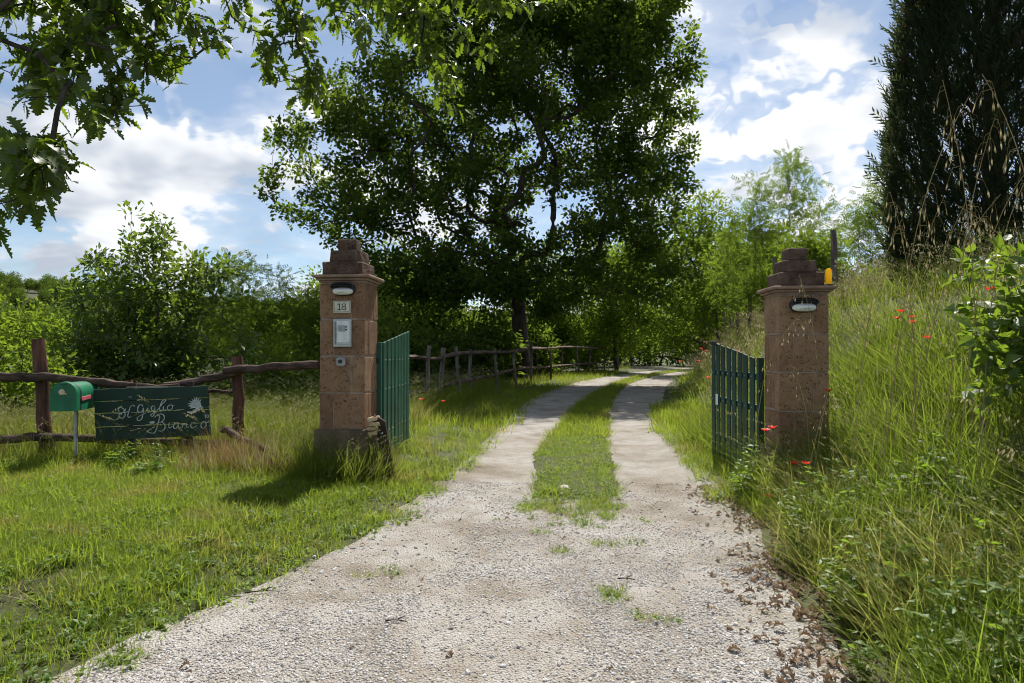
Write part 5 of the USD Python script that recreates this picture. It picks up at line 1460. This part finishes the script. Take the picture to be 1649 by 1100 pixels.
# poppies
def poppy_mesh(t, rng, h, size):
    pth = spline([(0, 0, -.02), (rng.normal(0, .02), rng.normal(0, .02), h * .5), (rng.normal(0, .04), rng.normal(0, .03), h)], 7)
    obj('stem', tube(pth, .0016, 4), M['meadow'], t)
    top = pth[-1]
    for k in range(4):
        a = k * PI / 2 + rng.normal(0, .15); V, F = [], []
        n, m_ = 5, 4
        for i in range(m_ + 1):
            for j in range(n):
                u_ = i / m_; w_ = (j / (n - 1) - .5) * 1.9 * math.sin(min(1, .25 + u_) * PI / 2) * (1 - .25 * u_ ** 4)
                rr = size * (.05 + .95 * u_) * (1 - .15 * abs(w_)); aa = a + w_ * .85
                V.append([rr * math.cos(aa), rr * math.sin(aa), size * (.75 * u_ ** 1.3 - .25 * u_ ** 3 + rng.normal(0, .05)) + (k % 2) * .001])
        for i in range(m_):
            for j in range(n - 1):
                F.append([i * n + j, i * n + j + 1, (i + 1) * n + j + 1, (i + 1) * n + j])
        obj('petal', (np.array(V) + top, np.array(F)), M['poppy'], t, smooth=True)
    obj('heart', trimesh.creation.icosphere(1, size * .22).apply_translation(top + [0, 0, size * .18]), M['black'], t)


PO = [(1247, 690, 4.95, 'red poppy at the right pillar foot, upper of the close pair'), (1233, 694, 5.0, 'red poppy at the right pillar foot, left one of the close pair'), (1268, 747, 4.7, 'red poppy in the grass under the pillar front, left of its neighbour'), (1308, 747, 4.6, 'red poppy in the grass under the pillar front, right of its neighbour'),
      (1338, 631, 5.3, 'single red poppy level with the middle of the right pillar'), (1233, 800, 4.7, 'small red poppy lowest down beside the dead leaves'), (1446, 514, 5.6, 'red poppy left in the group of four below the cypress'), (1457, 503, 5.6, 'red poppy topmost in the group of four below the cypress'),
      (1470, 512, 5.6, 'red poppy right in the group of four below the cypress'), (1467, 520, 5.5, 'red poppy lowest in the group of four below the cypress'), (1502, 545, 5.0, 'red poppy among the bramble leaves'), (1604, 468, 4.4, 'red poppy above the bramble at the right edge'),
      (1097, 583, 11.5, 'red poppy by the track left of the open right gate leaf'), (1123, 582, 11.0, 'red poppy just above the left end of the right gate leaf'), (1126, 562, 12.5, 'red poppy higher up the bank over the right gate leaf'), (1133, 566, 12.2, 'second red poppy higher up the bank over the right gate leaf'),
      (1149, 571, 10.5, 'red poppy showing above the tallest plank of the right gate leaf'), (1187, 567, 10.0, 'red poppy behind the middle planks of the right gate leaf'), (1224, 581, 9.5, 'red poppy seen between the right gate leaf and its pillar'), (1146, 609, 9.0, 'low red poppy left of the right gate leaf'),
      (676, 644, 8.8, 'small red poppy in the grass behind the left gate leaf'), (714, 647, 9.4, 'small red poppy right of the left gate leaf in the shade')]
protos_p = []
for i, (px, py, Yd, lb) in enumerate(PO):
    q = P(px, py, Yd); g = float(ground_z(q[0], Yd)); h = min(max(.18, q[2] - g), .95)
    if i < 4:
        t = thing('poppy', lb, 'poppy', (q[0], Yd, q[2] - .6), r.uniform(0, 360), 'red poppies in the long grass')
        poppy_mesh(t, R_(500 + i), .6, .036); protos_p.append(t)
    else:
        copy_of(protos_p[i % 4], 'poppy', lb, 'poppy', (q[0], Yd, q[2] - .6 * 1.0), r.uniform(0, 360), 'red poppies in the long grass')

# bramble bush on the right edge
br = [(2.9, 3.8, 1.45, .40, .5, .35), (2.75, 3.5, 1.1, .38, .5, .35), (3.1, 3.6, 1.25, .4, .5, .4), (2.55, 3.6, 1.25, .3, .3, .18)]
LOBE = (np.array([[0, 0, 0], [.12, .30, .05], [.35, .36, .08], [.50, .26, .04], [.72, .20, .02], [1, 0, -.08], [.72, -.20, .02], [.50, -.26, .04], [.35, -.36, .08], [.12, -.30, .05], [.45, 0, .0]]), np.array([[i, (i + 1) % 10, 10] for i in range(10)]))
tree('bramble_bush', 'leafy bramble with lit lobed leaves at the right edge below the cypress', 'bush', (3.0, 3.8), br, 120, 13, .085, (M['bramble'], M['bark_grey']), .012, 601, spread=.14, template=LOBE, step=.1, r_tip=.002, flat=.9, hang=.05, rmin=0)

# loose stones, dead leaves, twigs
r = R_(20)
sp_ = []
for k in range(7):
    m = trimesh.creation.icosphere(1, 1.0); q = np.array(m.vertices); q *= np.array([1, r.uniform(.6, .95), r.uniform(.4, .7)]); q += r.normal(0, .09, q.shape); m.vertices = q
    sp_.append([('stone', m, M['stone'])])


def stones(n, y0, y1, dens, s0, s1, sd):
    rr = R_(sd)
    p = scatter(rr, n, -2.6, 2.4, y0, y1, lambda x, y: on_road(x, y, -.03) * ~in_median(x, y, -.02) * seen(x, y) * dens(x, y), lambda x, y: road_z(x, y) + .001)
    return p, rr


heap = lambda x, y: .25 + .75 * (vnoise(x, y, 1.6, 55) > .5) * 1.0
pa, ra = stones(60000, 1.9, 3.6, lambda x, y: heap(x, y) * .9, 1, 1, 201)
pb, rb = stones(36000, 3.6, 6.0, lambda x, y: heap(x, y) * .8, 1, 1, 202)
instancer('loose_gravel', 'stuff', 'loose pale gravel stones lying on the track', 'gravel', sp_, np.vstack([pa, pb]), ra, .0022, .0068, .3)
p = scatter(ra, 800, -2.4, 2.2, 1.9, 6, lambda x, y: on_road(x, y, -.05) * seen(x, y), lambda x, y: road_z(x, y) + .002)
instancer('large_gravel', 'stuff', 'coarser pale stones scattered among the gravel', 'gravel', sp_, p, ra, .006, .013, .3)

dl_p = []
for k in range(6):
    V, F = oak_leaf_template(R_(700 + k)); V = V.copy(); V[:, 2] += .9 * np.abs(V[:, 1]) * r.uniform(.2, 1.0) + .22 * np.sin(V[:, 0] * r.uniform(2, 5)); dl_p.append([('dead_leaf', (V, F), M['dead'])])
r = R_(21)
p = scatter(r, 9500, .5, 3.2, 1.8, 5.8, lambda x, y: seen(x, y) * np.exp(-((dright(x, y) - .10) / .20) ** 2) * (.25 + .75 * (vnoise(x, y, 2.2, 66) > .45)), lambda x, y: np.maximum(ground_z(x, y), road_z(x, y)) + .006)
instancer('dead_leaves', 'stuff', 'curled brown dead leaves along the foot of the right bank', 'leaves', dl_p, p, r, .022, .058, .5)
p = scatter(r, 240, -2, 2, 1.9, 5.8, lambda x, y: on_road(x, y) * .35, lambda x, y: road_z(x, y) + .004)
instancer('strewn_leaves', 'stuff', 'few brown leaf scraps strewn over the gravel', 'leaves', dl_p, p, r, .018, .04, .4)

q = P(904, 776, 5.85)
t = thing('field_stone', 'pale flat stone lying at the front of the grass strip', 'stone', (q[0], 5.55, float(road_z(q[0], 5.55)) + .02), 20)
m = trimesh.creation.icosphere(3, 1.0); v = np.array(m.vertices); v = v * [.062, .05, .036]; v += (meshkit.fbm(v * 22, 3, 3)[:, None] - .5) * .030 * unit(v); m.vertices = v
obj('rock', m, ramp_mat('field_stone', [(.3, (.30, .25, .20)), (.6, (.55, .50, .44))], scale=30, bump=.5), t, smooth=True)
for i, (px, py, L, yaw, lb) in enumerate(((425, 957, .16, 8, 'dark forked twig lying on the gravel by the left verge'), (640, 1005, .10, -10, 'thin short twig on the gravel near the front'), (1008, 935, .09, -15, 'little dark stick on the right wheel track'))):
    q = P(px, py, 1.15 * FPX / (py - 565)); t = thing('twig', lb, 'twig', (q[0], q[1], float(road_z(q[0], q[1])) + .008), yaw)
    mb = MB(); mb.add(*tube(spline([(-L / 2, 0, 0), (0, .006, .004), (L / 2, -.004, .002)], 8), np.linspace(.0035, .0018, 8), 5)); mb.add(*tube([(0, .012, .006), (L * .25, .035, .012)], [.003, .0015], 5)); obj('stick', mb, M['dark_wood'], t)
